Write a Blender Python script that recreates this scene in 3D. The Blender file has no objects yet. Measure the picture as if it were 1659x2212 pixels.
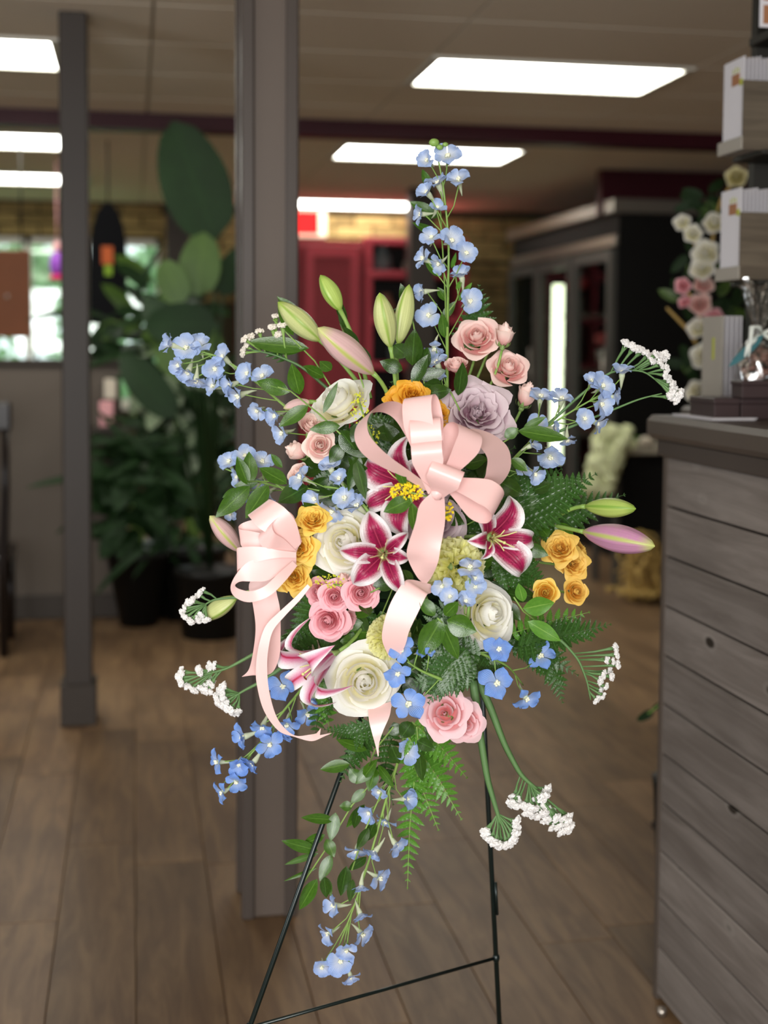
import bpy, math, random
from mathutils import Vector, Matrix, noise
R_ = random.Random(7)
PI = math.pi

# ------------------------------------------------------------------ camera
S = bpy.context.scene
COL = S.collection
F, W, H = 2950.0, 1659, 2212
CX, CY = 829.5, 943.0            # principal point (the print is cropped low, hence the lens shift)
CAM = Vector((0, 0, 1.5))
yaw, pitch, roll = math.radians(10.45), math.radians(3.75), 0.006
fw = Vector((math.sin(yaw)*math.cos(pitch), math.cos(yaw)*math.cos(pitch), -math.sin(pitch)))
r0 = fw.cross(Vector((0, 0, 1))).normalized(); u0 = r0.cross(fw)
rt = r0*math.cos(roll) + u0*math.sin(roll); up = u0*math.cos(roll) - r0*math.sin(roll)
cd = bpy.data.cameras.new('camera'); cam = bpy.data.objects.new('camera', cd); COL.objects.link(cam)
cam.matrix_world = Matrix(((rt.x, up.x, -fw.x, 0), (rt.y, up.y, -fw.y, 0), (rt.z, up.z, -fw.z, 1.5), (0, 0, 0, 1)))
cd.sensor_fit = 'VERTICAL'; cd.sensor_height = 24; cd.lens = F/H*24; cd.shift_y = (CY-H/2)/H
cd.clip_start = .05; cd.clip_end = 200
cd.dof.use_dof = True; cd.dof.focus_distance = 2.06; cd.dof.aperture_fstop = cd.lens/18.0
S.camera = cam

# ------------------------------------------------------------------ world, light, exposure
wd = bpy.data.worlds.new('world'); S.world = wd; wd.use_nodes = True
bg = wd.node_tree.nodes['Background']; bg.inputs[0].default_value = (.88, .97, 1.0, 1); bg.inputs[1].default_value = 1.15
S.view_settings.view_transform = 'Standard'; S.view_settings.look = 'None'
S.view_settings.exposure = 1.03; S.view_settings.gamma = 1; S.view_settings.use_curve_mapping = False
def area(name, loc, tgt, sx, sy, power, col):
    l = bpy.data.lights.new(name, 'AREA'); l.shape = 'RECTANGLE'; l.size = sx; l.size_y = sy; l.energy = power; l.color = col
    o = bpy.data.objects.new(name, l); COL.objects.link(o); o.location = loc
    o.rotation_euler = (Vector(tgt)-Vector(loc)).to_track_quat('-Z', 'Y').to_euler(); return o
area('window_daylight', (-.9, -2.62, 1.65), (-.3, 2.5, 1.15), 2.7, 1.9, 118, (1.0, .985, .97))
area('entrance_daylight', (-4.55, 2.0, 1.6), (1, 4.0, .8), 2.4, 1.9, 46, (.9, .95, 1.0))

# ------------------------------------------------------------------ helpers
def ray(px, py): return fw + rt*((px-CX)/F) - up*((py-CY)/F)
def at(px, py, z): return CAM + ray(px, py)*z
def at_h(px, py, h):
    d = ray(px, py); return CAM + d*((h-1.5)/d.z)
def at_Y(px, py, Y):
    d = ray(px, py); return CAM + d*(Y/d.y)
def at_X(px, py, X):
    d = ray(px, py); return CAM + d*(X/d.x)
def lin(c):
    if isinstance(c, str): c = [int(c[i:i+2], 16)/255 for i in (0, 2, 4)]
    return tuple((x/12.92 if x < .04045 else ((x+.055)/1.055)**2.4) for x in c)

class NT:
    def __init__(s, name):
        m = bpy.data.materials.new(name); m.use_nodes = True; s.m = m; s.t = m.node_tree
        s.t.nodes.clear(); s.out = s.n('ShaderNodeOutputMaterial')
    def n(s, ty, **k):
        q = s.t.nodes.new(ty)
        for a, b in k.items():
            if a.startswith('i_'):
                q.inputs[a[2:].replace('_', ' ')].default_value = b
            else: setattr(q, a, b)
        return q
    def l(s, a, b): s.t.links.new(a, b)
    def math(s, op, a, b=None, c=None, clamp=False):
        q = s.n('ShaderNodeMath', operation=op); q.use_clamp = clamp
        for i, v in enumerate((a, b, c)):
            if v is None: continue
            if isinstance(v, (int, float)): q.inputs[i].default_value = v
            else: s.l(v, q.inputs[i])
        return q.outputs[0]
    def ss(s, v, a, b):                      # smoothstep
        q = s.n('ShaderNodeMapRange', interpolation_type='SMOOTHSTEP'); s.l(v, q.inputs[0])
        q.inputs[1].default_value = a; q.inputs[2].default_value = b; return q.outputs[0]
    def mix(s, f, a, b):
        q = s.n('ShaderNodeMix', data_type='RGBA')
        for i, v in ((0, f), (6, a), (7, b)):
            if isinstance(v, (int, float)): q.inputs[i].default_value = v
            elif isinstance(v, (tuple, list)): q.inputs[i].default_value = (*v[:3], 1)
            else: s.l(v, q.inputs[i])
        return q.outputs[2]
    def noise(s, scale, detail=3, coord='Object', dist=0, sc=(1, 1, 1)):
        tc = s.n('ShaderNodeTexCoord'); mp = s.n('ShaderNodeMapping'); mp.inputs['Scale'].default_value = sc
        s.l(tc.outputs[coord], mp.inputs[0]); q = s.n('ShaderNodeTexNoise')
        s.l(mp.outputs[0], q.inputs['Vector']); q.inputs['Scale'].default_value = scale
        q.inputs['Detail'].default_value = detail; q.inputs['Distortion'].default_value = dist; return q.outputs[0]
    def uv(s):
        q = s.n('ShaderNodeUVMap'); x = s.n('ShaderNodeSeparateXYZ'); s.l(q.outputs[0], x.inputs[0]); return x.outputs[0], x.outputs[1]
    def bsdf(s, col, rough=.5, transl=0, tcol=None, bump=None, bstr=.2, bdist=.002, **k):
        p = s.n('ShaderNodeBsdfPrincipled')
        if isinstance(col, (tuple, list)): p.inputs['Base Color'].default_value = (*col[:3], 1)
        else: s.l(col, p.inputs['Base Color'])
        if isinstance(rough, (int, float)): p.inputs['Roughness'].default_value = rough
        else: s.l(rough, p.inputs['Roughness'])
        for a, b in k.items(): p.inputs[a.replace('_', ' ')].default_value = b
        if bump is not None:
            b_ = s.n('ShaderNodeBump'); b_.inputs['Strength'].default_value = bstr; b_.inputs['Distance'].default_value = bdist
            s.l(bump, b_.inputs['Height']); s.l(b_.outputs[0], p.inputs['Normal'])
        if transl:
            t = s.n('ShaderNodeBsdfTranslucent')
            c = tcol if tcol is not None else col
            if isinstance(c, (tuple, list)): t.inputs[0].default_value = (*c[:3], 1)
            else: s.l(c, t.inputs[0])
            mx = s.n('ShaderNodeMixShader'); mx.inputs[0].default_value = transl
            s.l(p.outputs[0], mx.inputs[1]); s.l(t.outputs[0], mx.inputs[2]); s.l(mx.outputs[0], s.out.inputs[0])
        else: s.l(p.outputs[0], s.out.inputs[0])
        return s.m
def plain(name, col, rough=.5, var=.12, scale=8, **k):
    k.setdefault('Specular_IOR_Level', .22); t = NT(name); c = lin(col); n = t.noise(scale)
    return t.bsdf(t.mix(n, tuple(x*(1-var) for x in c), tuple(min(1, x*(1+var)) for x in c)), rough, **k)
def emit(name, col, st):
    t = NT(name); e = t.n('ShaderNodeEmission'); e.inputs[0].default_value = (*lin(col), 1); e.inputs[1].default_value = st
    t.l(e.outputs[0], t.out.inputs[0]); return t.m

def mesh(name, v, f, mat=None, uv=None, smooth=True):
    m = bpy.data.meshes.new(name); m.from_pydata([tuple(p) for p in v], [], f)
    if uv:
        l = m.uv_layers.new(name='UVMap'); vi = [0]*len(m.loops); m.loops.foreach_get('vertex_index', vi)
        l.data.foreach_set('uv', [c for i in vi for c in uv[i]])
    if smooth: m.polygons.foreach_set('use_smooth', [True]*len(m.polygons))
    if mat:
        for q in (mat if isinstance(mat, list) else [mat]): m.materials.append(q)
    m.update(); return m
class MB:
    """gathers verts / faces of one part"""
    def __init__(s): s.v = []; s.f = []; s.uv = []; s.mi = []
    def add(s, v, f, uv=None, mi=0):
        o = len(s.v); s.v += [Vector(p) for p in v]; s.f += [tuple(i+o for i in q) for q in f]
        s.uv += uv if uv else [(0, 0)]*len(v); s.mi += [mi]*len(f); return s
    def box(s, a, b, mi=0, bev=0):
        x0, y0, z0 = a; x1, y1, z1 = b
        if not bev:
            v = [(x, y, z) for x in (x0, x1) for y in (y0, y1) for z in (z0, z1)]
            return s.add(v, [(0, 1, 3, 2), (4, 6, 7, 5), (0, 4, 5, 1), (2, 3, 7, 6), (0, 2, 6, 4), (1, 5, 7, 3)], None, mi)
        k = bev; v = []; 
        ring = lambda z, e: [(x0+e, y0, z), (x1-e, y0, z), (x1, y0+e, z), (x1, y1-e, z), (x1-e, y1, z), (x0+e, y1, z), (x0, y1-e, z), (x0, y0+e, z)]
        def rin(z, ins): return [(min(max(p[0], x0+ins), x1-ins), min(max(p[1], y0+ins), y1-ins), z) for p in ring(z, k+ins*.0)]
        v = rin(z0, k)+ring(z0+k, k)+ring(z1-k, k)+rin(z1, k); f = []
        for r in range(3):
            for i in range(8): f.append((r*8+i, r*8+(i+1) % 8, r*8+8+(i+1) % 8, r*8+8+i))
        f.append(tuple(range(7, -1, -1))); f.append(tuple(range(24, 32))); return s.add(v, f, None, mi)
    def tube(s, pts, rad, n=6, mi=0, cap=True):
        pts = [Vector(p) for p in pts]; m = len(pts)
        rs = rad if isinstance(rad, (list, tuple)) else [rad]*m
        v = []; uv = []; prev = None
        for i, p in enumerate(pts):
            t = (pts[min(i+1, m-1)]-pts[max(i-1, 0)]).normalized()
            if prev is None: a = t.orthogonal().normalized()
            else:
                a = prev-t*prev.dot(t); a = a.normalized() if a.length > 1e-6 else t.orthogonal().normalized()
            prev = a; b = t.cross(a)
            for k in range(n):
                th = 2*PI*k/n; v.append(p+(a*math.cos(th)+b*math.sin(th))*rs[i]); uv.append((k/n, i/(m-1)))
        f = [(i*n+k, i*n+(k+1) % n, (i+1)*n+(k+1) % n, (i+1)*n+k) for i in range(m-1) for k in range(n)]
        if cap: f += [tuple(range(n-1, -1, -1)), tuple(range((m-1)*n, m*n))]
        return s.add(v, f, uv, mi)
    def grid(s, nu, nv, fn, mi=0):
        v = []; uv = []
        for j in range(nv+1):
            for i in range(nu+1):
                v.append(fn(i/nu, j/nv)); uv.append((i/nu, j/nv))
        f = [(j*(nu+1)+i, j*(nu+1)+i+1, (j+1)*(nu+1)+i+1, (j+1)*(nu+1)+i) for j in range(nv) for i in range(nu)]
        return s.add(v, f, uv, mi)
    def blob(s, c, r, n=8, m=5, amp=.0, seed=0, mi=0):
        c = Vector(c); rr = r if isinstance(r, (tuple, list)) else (r, r, r); v = [(c+Vector((0, 0, -rr[2])))]; f = []
        for j in range(1, m):
            for i in range(n):
                th = PI*j/m; ph = 2*PI*i/n; d = Vector((math.sin(th)*math.cos(ph), math.sin(th)*math.sin(ph), -math.cos(th)))
                k = 1+amp*noise.noise(d*2.3+Vector((seed, seed*.7, 0)))*2
                v.append(c+Vector((d.x*rr[0], d.y*rr[1], d.z*rr[2]))*k)
        v.append(c+Vector((0, 0, rr[2]))); L = len(v)-1
        for i in range(n): f.append((0, 1+(i+1) % n, 1+i))
        for j in range(m-2):
            for i in range(n): a = 1+j*n; f.append((a+i, a+(i+1) % n, a+n+(i+1) % n, a+n+i))
        for i in range(n): a = 1+(m-2)*n; f.append((a+i, a+(i+1) % n, L))
        return s.add(v, f, None, mi)
    def mesh(s, name, mat, smooth=True):
        m = mesh(name, s.v, s.f, mat, s.uv, smooth)
        if any(s.mi): m.polygons.foreach_set('material_index', s.mi)
        return m

def tag(o, label=None, cat=None, group=None, kind=None):
    if label: o['label'] = label
    if cat: o['category'] = cat
    if group: o['group'] = group
    if kind: o['kind'] = kind
    return o
def thing(name, label, cat, M, group=None, kind=None):
    o = bpy.data.objects.new(name, None); COL.objects.link(o); o.empty_display_size = .02
    o.matrix_world = M if isinstance(M, Matrix) else Matrix.Translation(Vector(M))
    WM[o.name] = o.matrix_world.copy()
    return tag(o, label, cat, group, kind)
WM = {}
def part(name, me, parent, M=None, label=None, kind=None):
    o = bpy.data.objects.new(name, me); COL.objects.link(o)
    if parent is not None: o.parent = parent
    if M is not None: o.matrix_basis = M
    return tag(o, label, None, None, kind)
def solo(name, me, label, cat, M=None, group=None, kind=None):
    o = part(name, me, None, M); return tag(o, label, cat, group, kind)
def struct(name, me, parent=None, M=None):
    o = part(name, me, parent, M)
    if parent is None: o['kind'] = 'structure'
    return o
def T(x, y, z): return Matrix.Translation((x, y, z))
def RX(a): return Matrix.Rotation(a, 4, 'X')
def RY(a): return Matrix.Rotation(a, 4, 'Y')
def RZ(a): return Matrix.Rotation(a, 4, 'Z')
def SC(s): return Matrix.Scale(s, 4)
def SCV(x, y, z): return Matrix.Diagonal((x, y, z, 1))

# ------------------------------------------------------------------ materials
def petal_mat(name, inner, outer, base=None, tr=.28, rough=.55, veins=.06, edge=None):
    """inner colour towards the heart (uv v=0), outer colour at the rim (v=1)"""
    t = NT(name); u, v = t.uv(); n = t.noise(26, 2)
    c = t.mix(t.ss(v, .15, .95), lin(inner), lin(outer))
    if base: c = t.mix(t.ss(v, .32, .0), c, lin(base))
    if edge: c = t.mix(t.math('MULTIPLY', t.ss(v, .9, 1.0), .8), c, lin(edge))
    w = t.n('ShaderNodeTexWave'); w.inputs['Scale'].default_value = 9; w.inputs['Distortion'].default_value = 2.5
    uvn = t.n('ShaderNodeUVMap'); mp = t.n('ShaderNodeMapping'); mp.inputs['Scale'].default_value = (1, .25, 1)
    t.l(uvn.outputs[0], mp.inputs[0]); t.l(mp.outputs[0], w.inputs['Vector'])
    k = t.math('MULTIPLY', t.math('ADD', n, w.outputs[1]), veins)
    c2 = t.mix(k, c, tuple(x*.55 for x in lin(inner)))
    return t.bsdf(c2, rough, tr, bump=n, bstr=.15, bdist=.001)
M = {}
M['white'] = petal_mat('cream_rose_petal', 'fdf6c4', 'fffef8', 'f2f4bc', .4, veins=.02)
M['mauve'] = petal_mat('mauve_rose_petal', 'b88498', 'deccd2', None, .28, veins=.04)
M['peach'] = petal_mat('peach_pink_rose_petal', 'f2a4a0', 'fee0d8', None, .3)
M['blush'] = petal_mat('blush_rose_petal', 'f6bcb6', 'fee6dc', None, .3)
M['pink'] = petal_mat('pink_rose_petal', 'f48a96', 'fdc6ce', None, .28)
M['palepink'] = petal_mat('pale_pink_rose_petal', 'f69a9a', 'fdd9de', None, .3)
M['yellow'] = petal_mat('yellow_rose_petal', 'f2a31c', 'fbd968', None, .25)
M['gold'] = petal_mat('golden_rose_petal', 'e8a030', 'f8cf68', None, .25)
M['amber'] = petal_mat('amber_rose_petal', 'e08a10', 'f6b93a', None, .25)
M['carnation'] = petal_mat('lime_carnation_petal', 'fcfaa0', 'fffec8', None, .55, veins=.01)
def green(name, a, b, rough=.3, tr=.12, mid=None, spec=.5):
    t = NT(name); u, v = t.uv(); n = t.noise(30, 2); n2 = t.noise(7, 2)
    c = t.mix(n2, lin(a), lin(b))
    d = t.math('ABSOLUTE', t.math('SUBTRACT', u, .5))
    c = t.mix(t.math('MULTIPLY', t.ss(d, .05, .0), .55), c, lin(mid or b))
    w = t.n('ShaderNodeTexWave'); w.bands_direction = 'X'; w.inputs['Scale'].default_value = 5; w.inputs['Distortion'].default_value = .6
    uvn = t.n('ShaderNodeUVMap'); t.l(uvn.outputs[0], w.inputs['Vector'])
    return t.bsdf(c, rough, tr, bump=t.math('ADD', t.math('MULTIPLY', w.outputs[1], .22), n), bstr=.2, bdist=.001, Specular_IOR_Level=spec)
M['ruscus'] = green('ruscus_leaf', '2a4a10', '48701e', .22, .08, '6a9038')
M['ruscus2'] = green('young_ruscus_leaf', '447a22', '6a9c38', .3, .16, '98bc5c')
M['ruscusd'] = green('dark_ruscus_leaf', '1e360c', '345418', .2, .05, '4c7430')
M['fern'] = green('leatherleaf_fern', '224012', '3a6024', .28, .07, '588a48')
M['fern2'] = green('fresh_fern', '3c6c1e', '639a34', .3, .16, '84b054')
M['stem'] = green('flower_stem', '6c9444', '9cbc60', .45, .1)
M['stemd'] = green('statice_stem', '466c3c', '70945a', .5, .05)
M['calyx'] = green('rose_calyx', '5c8440', 'a4bc74', .5, .1)
M['foam'] = plain('dark_green_foam', '20361c', .95, .3, 40)
def lily_mat():
    t = NT('stargazer_lily_petal'); u, v = t.uv(); n = t.noise(60, 2)
    d = t.math('MULTIPLY', t.math('ABSOLUTE', t.math('SUBTRACT', u, .5)), 2)
    k = t.math('ADD', d, t.math('MULTIPLY', t.math('POWER', v, 3.2), .78))
    k = t.math('ADD', k, t.math('MULTIPLY', t.math('SUBTRACT', n, .5), .35))
    red = t.ss(k, .98, .45)
    c = t.mix(red, lin('f6f2f4'), lin('b02058'))
    deep = t.ss(k, .5, .05)
    c = t.mix(t.math('MULTIPLY', deep, .8), c, lin('7c0f38'))
    vo = t.n('ShaderNodeTexVoronoi'); vo.inputs['Scale'].default_value = 15
    uvn = t.n('ShaderNodeUVMap'); mp = t.n('ShaderNodeMapping'); mp.inputs['Scale'].default_value = (.8, 1.6, 1)
    t.l(uvn.outputs[0], mp.inputs[0]); t.l(mp.outputs[0], vo.inputs['Vector'])
    sp = t.math('MULTIPLY', t.ss(vo.outputs[0], .3, .16), t.math('MULTIPLY', red, t.ss(v, .75, .5)))
    c = t.mix(t.math('MULTIPLY', sp, .8), c, lin('5c0828'))
    c = t.mix(t.math('MULTIPLY', t.ss(d, .06, .0), t.ss(v, .9, .2)), c, lin('c84a6c'))
    c = t.mix(t.ss(v, .13, .02), c, lin('b8cc70'))
    w = t.n('ShaderNodeTexWave'); w.inputs['Scale'].default_value = 3.2; w.inputs['Distortion'].default_value = .8; t.l(uvn.outputs[0], w.inputs['Vector'])
    return t.bsdf(c, .42, .22, bump=w.outputs[1], bstr=.3, bdist=.0015)
M['lily'] = lily_mat()
def lily_back():
    t = NT('stripey_lily_petal'); u, v = t.uv(); n = t.noise(50, 2)
    d = t.math('MULTIPLY', t.math('ABSOLUTE', t.math('SUBTRACT', u, .5)), 2)
    c = t.mix(t.ss(t.math('ADD', d, t.math('MULTIPLY', n, .3)), 1.05, .3), lin('f8f4f6'), lin('dc86a8'))
    c = t.mix(t.math('MULTIPLY', t.ss(d, .22, .02), t.ss(v, .95, .6)), c, lin('c02c54'))
    c = t.mix(t.math('MULTIPLY', t.ss(v, .5, .1), .55), c, lin('a8447c'))
    return t.bsdf(c, .45, .22)
M['lily2'] = lily_back()
def bud_mat(name, ridge, face, tip, k0=.5):
    t = NT(name); u, v = t.uv()
    s_ = t.math('ABSOLUTE', t.math('SINE', t.math('MULTIPLY', u, PI*3)))      # 0 on ridges
    c = t.mix(t.ss(s_, .02, .42), lin(ridge), lin(face))
    c = t.mix(t.ss(v, .78, 1.0), c, lin(tip)); c = t.mix(t.ss(v, .14, .0), c, lin(tip))
    w = t.math('SINE', t.math('MULTIPLY', u, PI*42)); n = t.noise(60, 2, sc=(1, 1, .2))
    c = t.mix(t.math('MULTIPLY', n, .3), c, lin(tip))
    return t.bsdf(c, .42, .12, bump=w, bstr=.1, bdist=.0006)
M['budgreen'] = bud_mat('green_lily_bud', '7ca43c', 'b8cf6c', '8cac44')
M['budpale'] = bud_mat('pale_green_lily_bud', '90ac4c', 'd4d898', '9cb84c')
M['budpink'] = bud_mat('pink_lily_bud', 'b4bc60', 'e4b8c0', 'c8cc84')
M['budmag'] = bud_mat('magenta_lily_bud', 'b4bc68', 'cc84bc', 'c4cc78')
def delph(name, a, b):
    t = NT(name); u, v = t.uv(); n = t.noise(70, 3)
    c = t.mix(t.ss(t.math('ADD', v, t.math('MULTIPLY', n, .25)), .2, .75), lin(b), lin(a))
    c = t.mix(t.math('MULTIPLY', n, .4), c, lin(b))
    w = t.n('ShaderNodeTexWave'); w.inputs['Scale'].default_value = 3; w.inputs['Distortion'].default_value = 2; uvn = t.n('ShaderNodeUVMap'); t.l(uvn.outputs[0], w.inputs['Vector'])
    return t.bsdf(c, .5, .3, bump=w.outputs[1], bstr=.4, bdist=.002)
M['dpale'] = delph('periwinkle_delphinium_petal', '9ebaec', 'e2eaf8')
M['dmid'] = delph('sky_delphinium_petal', '92b2ee', 'd8e2f8')
M['dblue'] = delph('blue_delphinium_petal', '74a2f2', 'b0c8f6')
M['dspur'] = plain('delphinium_spur', 'ccd4b4', .55, .15, 60, transl=.2)
M['dbee'] = plain('delphinium_bee', 'ecebd2', .6, .1, 90)
M['statice'] = plain('white_statice_floret', 'fbf8f6', .7, .05, 90, transl=.25)
M['staticec'] = plain('cream_statice_floret', 'f4ece0', .7, .08, 90, transl=.2)
M['solid'] = plain('yellow_solidago', 'f0d21c', .6, .2, 90)
M['solidg'] = plain('greenish_solidago', 'c8cc34', .6, .25, 90)
M['stamen'] = plain('stamen_filament', 'd8d890', .45, .1, 60)
M['anther'] = plain('dark_anther', '6c3418', .8, .2, 60)
M['dry'] = plain('wilted_stamen', 'bcac84', .6, .15, 60)
def ribbon_mat():
    t = NT('blush_satin_ribbon'); u, v = t.uv(); w = t.n('ShaderNodeTexWave'); w.inputs['Scale'].default_value = 60
    uvn = t.n('ShaderNodeUVMap'); t.l(uvn.outputs[0], w.inputs['Vector'])
    c = lin('f6cdc9')
    m = t.bsdf(c, .36, .14, bump=w.outputs[1], bstr=.04, bdist=.0004, Specular_IOR_Level=.6, Anisotropic=.5)
    return m
M['ribbon'] = ribbon_mat()
M['easel'] = plain('dark_green_wire', '14201e', .28, .1, 20, Metallic=.35, Specular_IOR_Level=.6)
def wood(name, a, b, knots=False, sc=(1, 14, 14), rough=.5, ofs=True):
    t = NT(name); tc = t.n('ShaderNodeTexCoord'); mp = t.n('ShaderNodeMapping'); mp.inputs['Scale'].default_value = sc
    oi = t.n('ShaderNodeObjectInfo'); ad = t.n('ShaderNodeVectorMath', operation='ADD'); mu = t.n('ShaderNodeVectorMath', operation='SCALE')
    cb = t.n('ShaderNodeCombineXYZ')
    for i in range(3): t.l(oi.outputs['Random'], cb.inputs[i])
    t.l(cb.outputs[0], mu.inputs[0]); mu.inputs['Scale'].default_value = 37.0
    t.l(tc.outputs['Object'], ad.inputs[0]); t.l(mu.outputs[0], ad.inputs[1]); t.l(ad.outputs[0], mp.inputs[0])
    q = t.n('ShaderNodeTexNoise'); q.inputs['Scale'].default_value = 3.2; q.inputs['Detail'].default_value = 7; q.inputs['Roughness'].default_value = .62; q.inputs['Distortion'].default_value = .8
    t.l(mp.outputs[0], q.inputs['Vector'])
    q2 = t.n('ShaderNodeTexNoise'); q2.inputs['Scale'].default_value = 1.7; q2.inputs['Detail'].default_value = 3; t.l(ad.outputs[0], q2.inputs['Vector'])
    c = t.mix(t.ss(q.outputs[0], .3, .72), lin(a), lin(b))
    c = t.mix(t.math('MULTIPLY', t.ss(q2.outputs[0], .45, .75), .5), c, tuple(x*.62 for x in lin(a)))
    hs = t.n('ShaderNodeHueSaturation'); t.l(c, hs.inputs['Color']); t.l(t.math('ADD', t.math('MULTIPLY', oi.outputs['Random'], .42), .8), hs.inputs['Value'])
    if knots:
        vo = t.n('ShaderNodeTexVoronoi'); vo.inputs['Scale'].default_value = 1.0; mp2 = t.n('ShaderNodeMapping'); mp2.inputs['Scale'].default_value = (1, 4.6, 9.5)
        t.l(ad.outputs[0], mp2.inputs[0]); t.l(mp2.outputs[0], vo.inputs['Vector'])
        k = t.ss(vo.outputs[0], .13, .07); c2 = t.mix(k, hs.outputs[0], lin('2c2620'))
        k2 = t.math('MULTIPLY', t.ss(vo.outputs[0], .19, .15), t.math('SUBTRACT', 1, k)); c2 = t.mix(t.math('MULTIPLY', k2, .12), c2, lin('a8a49c'))
    else: c2 = hs.outputs[0]
    return t.bsdf(c2, rough, bump=q.outputs[0], bstr=.25, bdist=.002, Specular_IOR_Level=.2)
# ------------------------------------------------------------------ the room shell
CE = (at_Y(167, 22, at_h(167, 1560, 0).y - .06)).z          # ceiling height, about 2.8 m
M['plank'] = wood('brown_floor_plank', '624b37', '80664a', sc=(7, .8, 7), rough=.45)
M['floorbase'] = plain('floor_joint', '463626', .8)
M['ceil'] = plain('ceiling_tile', 'e8ddca', .9, .03, 30)
M['tbar'] = plain('ceiling_tbar', 'cfc4b2', .6)
M['maroon'] = plain('maroon_beam_paint', '380f18', .45)
M['wallp'] = plain('taupe_wall_paint', '5e554d', .7, .05, 3)
M['base'] = plain('dark_baseboard_paint', '3c352f', .5)
M['postp'] = plain('grey_brown_post_paint', '5e534b', .42, .07, 5)
M['postk'] = plain('dark_post_paint', '3a332e', .45, .07, 5)
M['postd'] = plain('dark_post_trim_paint', '4a423d', .32, .07, 5)
M['brickA'] = wood('tan_brick', '7c6a44', 'a8925e', rough=.85)
M['mortar'] = plain('grey_mortar', '4c4534', .9)
M['glass'] = None
t = NT('clear_glass'); g = t.n('ShaderNodeBsdfTransparent'); g.inputs[0].default_value = (.93, .97, .95, 1); gl = t.n('ShaderNodeBsdfGlossy'); gl.inputs['Roughness'].default_value = .02
mx = t.n('ShaderNodeMixShader'); mx.inputs[0].default_value = .08; t.l(g.outputs[0], mx.inputs[1]); t.l(gl.outputs[0], mx.inputs[2]); t.l(mx.outputs[0], t.out.inputs[0]); M['glass'] = t.m
M['black'] = plain('black_paint', '14120f', .5)
M['chrome'] = plain('brushed_steel', 'b4aca2', .3, .05, Metallic=.9)
M['lamp'] = emit('fluorescent_diffuser', 'fffff4', 7.0)
M['white'+'p'] = plain('white_frame_paint', 'd8d4c8', .5)
M['redp'] = plain('red_cabinet_paint', 'c04a56', .4)
M['redd'] = plain('dark_red_cabinet_paint', '8e3038', .45)

YB, XL, XR, YF = at_h(760, 452, CE).y, -4.7, 5.2, -2.75
# floor with its planks
b = MB(); b.box((XL, YF, -.1), (XR, YB+.1, -.008)); fl = struct('floor', b.mesh('floor', M['floorbase']))
pw, pl = .2, 1.25; cells = []
for i in range(int(XL/pw)-1, int(XR/pw)+1):
    off = R_.random()*pl
    for j in range(-1, int(YB/pl)+2):
        x0, y0 = i*pw, j*pl+off-pl
        c = Vector((x0+pw/2, y0+pl/2, 0)); d = c-CAM; z = d.dot(fw)
        if z < .5 or y0+pl > YB or x0 < XL or x0+pw > XR: continue
        vis = False
        for yy in (y0, y0+pl/2, y0+pl):
            q = Vector((c.x, yy, -1.5)); zz = q.dot(fw)
            if zz > .5:
                px = CX+q.dot(rt)/zz*F; py = CY-q.dot(up)/zz*F
                if -120 < px < W+120 and py < H+160: vis = True
        cells.append((z, vis, x0, y0))
cells.sort(key=lambda c: (not c[1], c[0])); g_ = .0009
pm = []
for k in range(3):
    b = MB(); b.box((-pw/2+g_, -pl/2+g_, -.008), (pw/2-g_, pl/2-g_, 0), bev=.0012); pm.append(b.mesh('plank', M['plank'], False))
rest = MB()
for k, (z, vis, x0, y0) in enumerate(cells):
    if k < 290 and vis: part('plank', pm[k % 3], fl, T(x0+pw/2, y0+pl/2, 0))
    else: rest.box((x0+g_, y0+g_, -.008), (x0+pw-g_, y0+pl-g_, 0))
part('plank', rest.mesh('planks_far', M['plank'], False), fl, kind='stuff')

# ceiling: slab, tiles, lights
b = MB(); b.box((XL, YF, CE+.02), (XR, YB+.1, CE+.12)); ce = struct('ceiling', b.mesh('ceiling', M['tbar'], False))
c0 = at_h(937, 120, CE); tw, tl = 1.22, .66                 # left near corner of the big light
def lit(X, Y): return any(abs(X-lx) < .4 and abs(Y-ly) < .25 for lx, ly in LIGHTS)
gx = lambda i: c0.x+i*tw
gy = lambda j: c0.y+j*tl
def snap(px, py):
    p = at_h(px, py, CE); return (gx(math.floor((p.x-c0.x)/tw+1e-6)), gy(round((p.y-c0.y)/tl)))
LIGHTS = []
spec = [((1220, 160), 'large ceiling light panel at upper right, the biggest in view'),
        ((930, 340), 'ceiling light panel just behind the delphinium tip'),
        ((770, 435), 'small far ceiling light panel right of the thick post'),
        ((40, 85), 'bright ceiling light panel cut by the upper left corner'),
        ((30, 300), 'ceiling light panel left of the thin post below the maroon beam'),
        ((40, 385), 'farthest ceiling light panel left of the thin post')]
cellset = {}; LEFT = {}; XLR = at_h(117, 51, CE).x   # the left row of lights ends here
for (px, py), lab in spec:
    p = at_h(px, py, CE); i, j = math.floor((p.x-c0.x)/tw), round((p.y-tl/2-c0.y)/tl)
    if px < 200: LEFT[j if j not in LEFT else j+1] = lab
    else: cellset[(i, j)] = lab
fr = MB()
for a, b2 in (((0, 0), (tw, .035)), ((0, tl-.035), (tw, tl)), ((0, .035), (.035, tl-.035)), ((tw-.035, .035), (tw, tl-.035))):
    fr.box((a[0], a[1], -.012), (b2[0], b2[1], .015))
fr = fr.mesh('light_frame', M['whitep'], False)
b = MB(); b.box((.035, .035, -.004), (tw-.035, tl-.035, .01)); df = b.mesh('light_diffuser', M['lamp'], False)
b = MB(); b.box((.006, .006, 0), (tw-.006, tl-.006, .015)); tile = b.mesh('ceiling_tile', M['ceil'], False)
tiles = []
for j, lab in LEFT.items():
    o = thing('ceiling_light', lab, 'ceiling light', T(XLR-tw, gy(j), CE), 'recessed fluorescent ceiling lights')
    part('frame', fr, o); part('diffuser', df, o)
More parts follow.
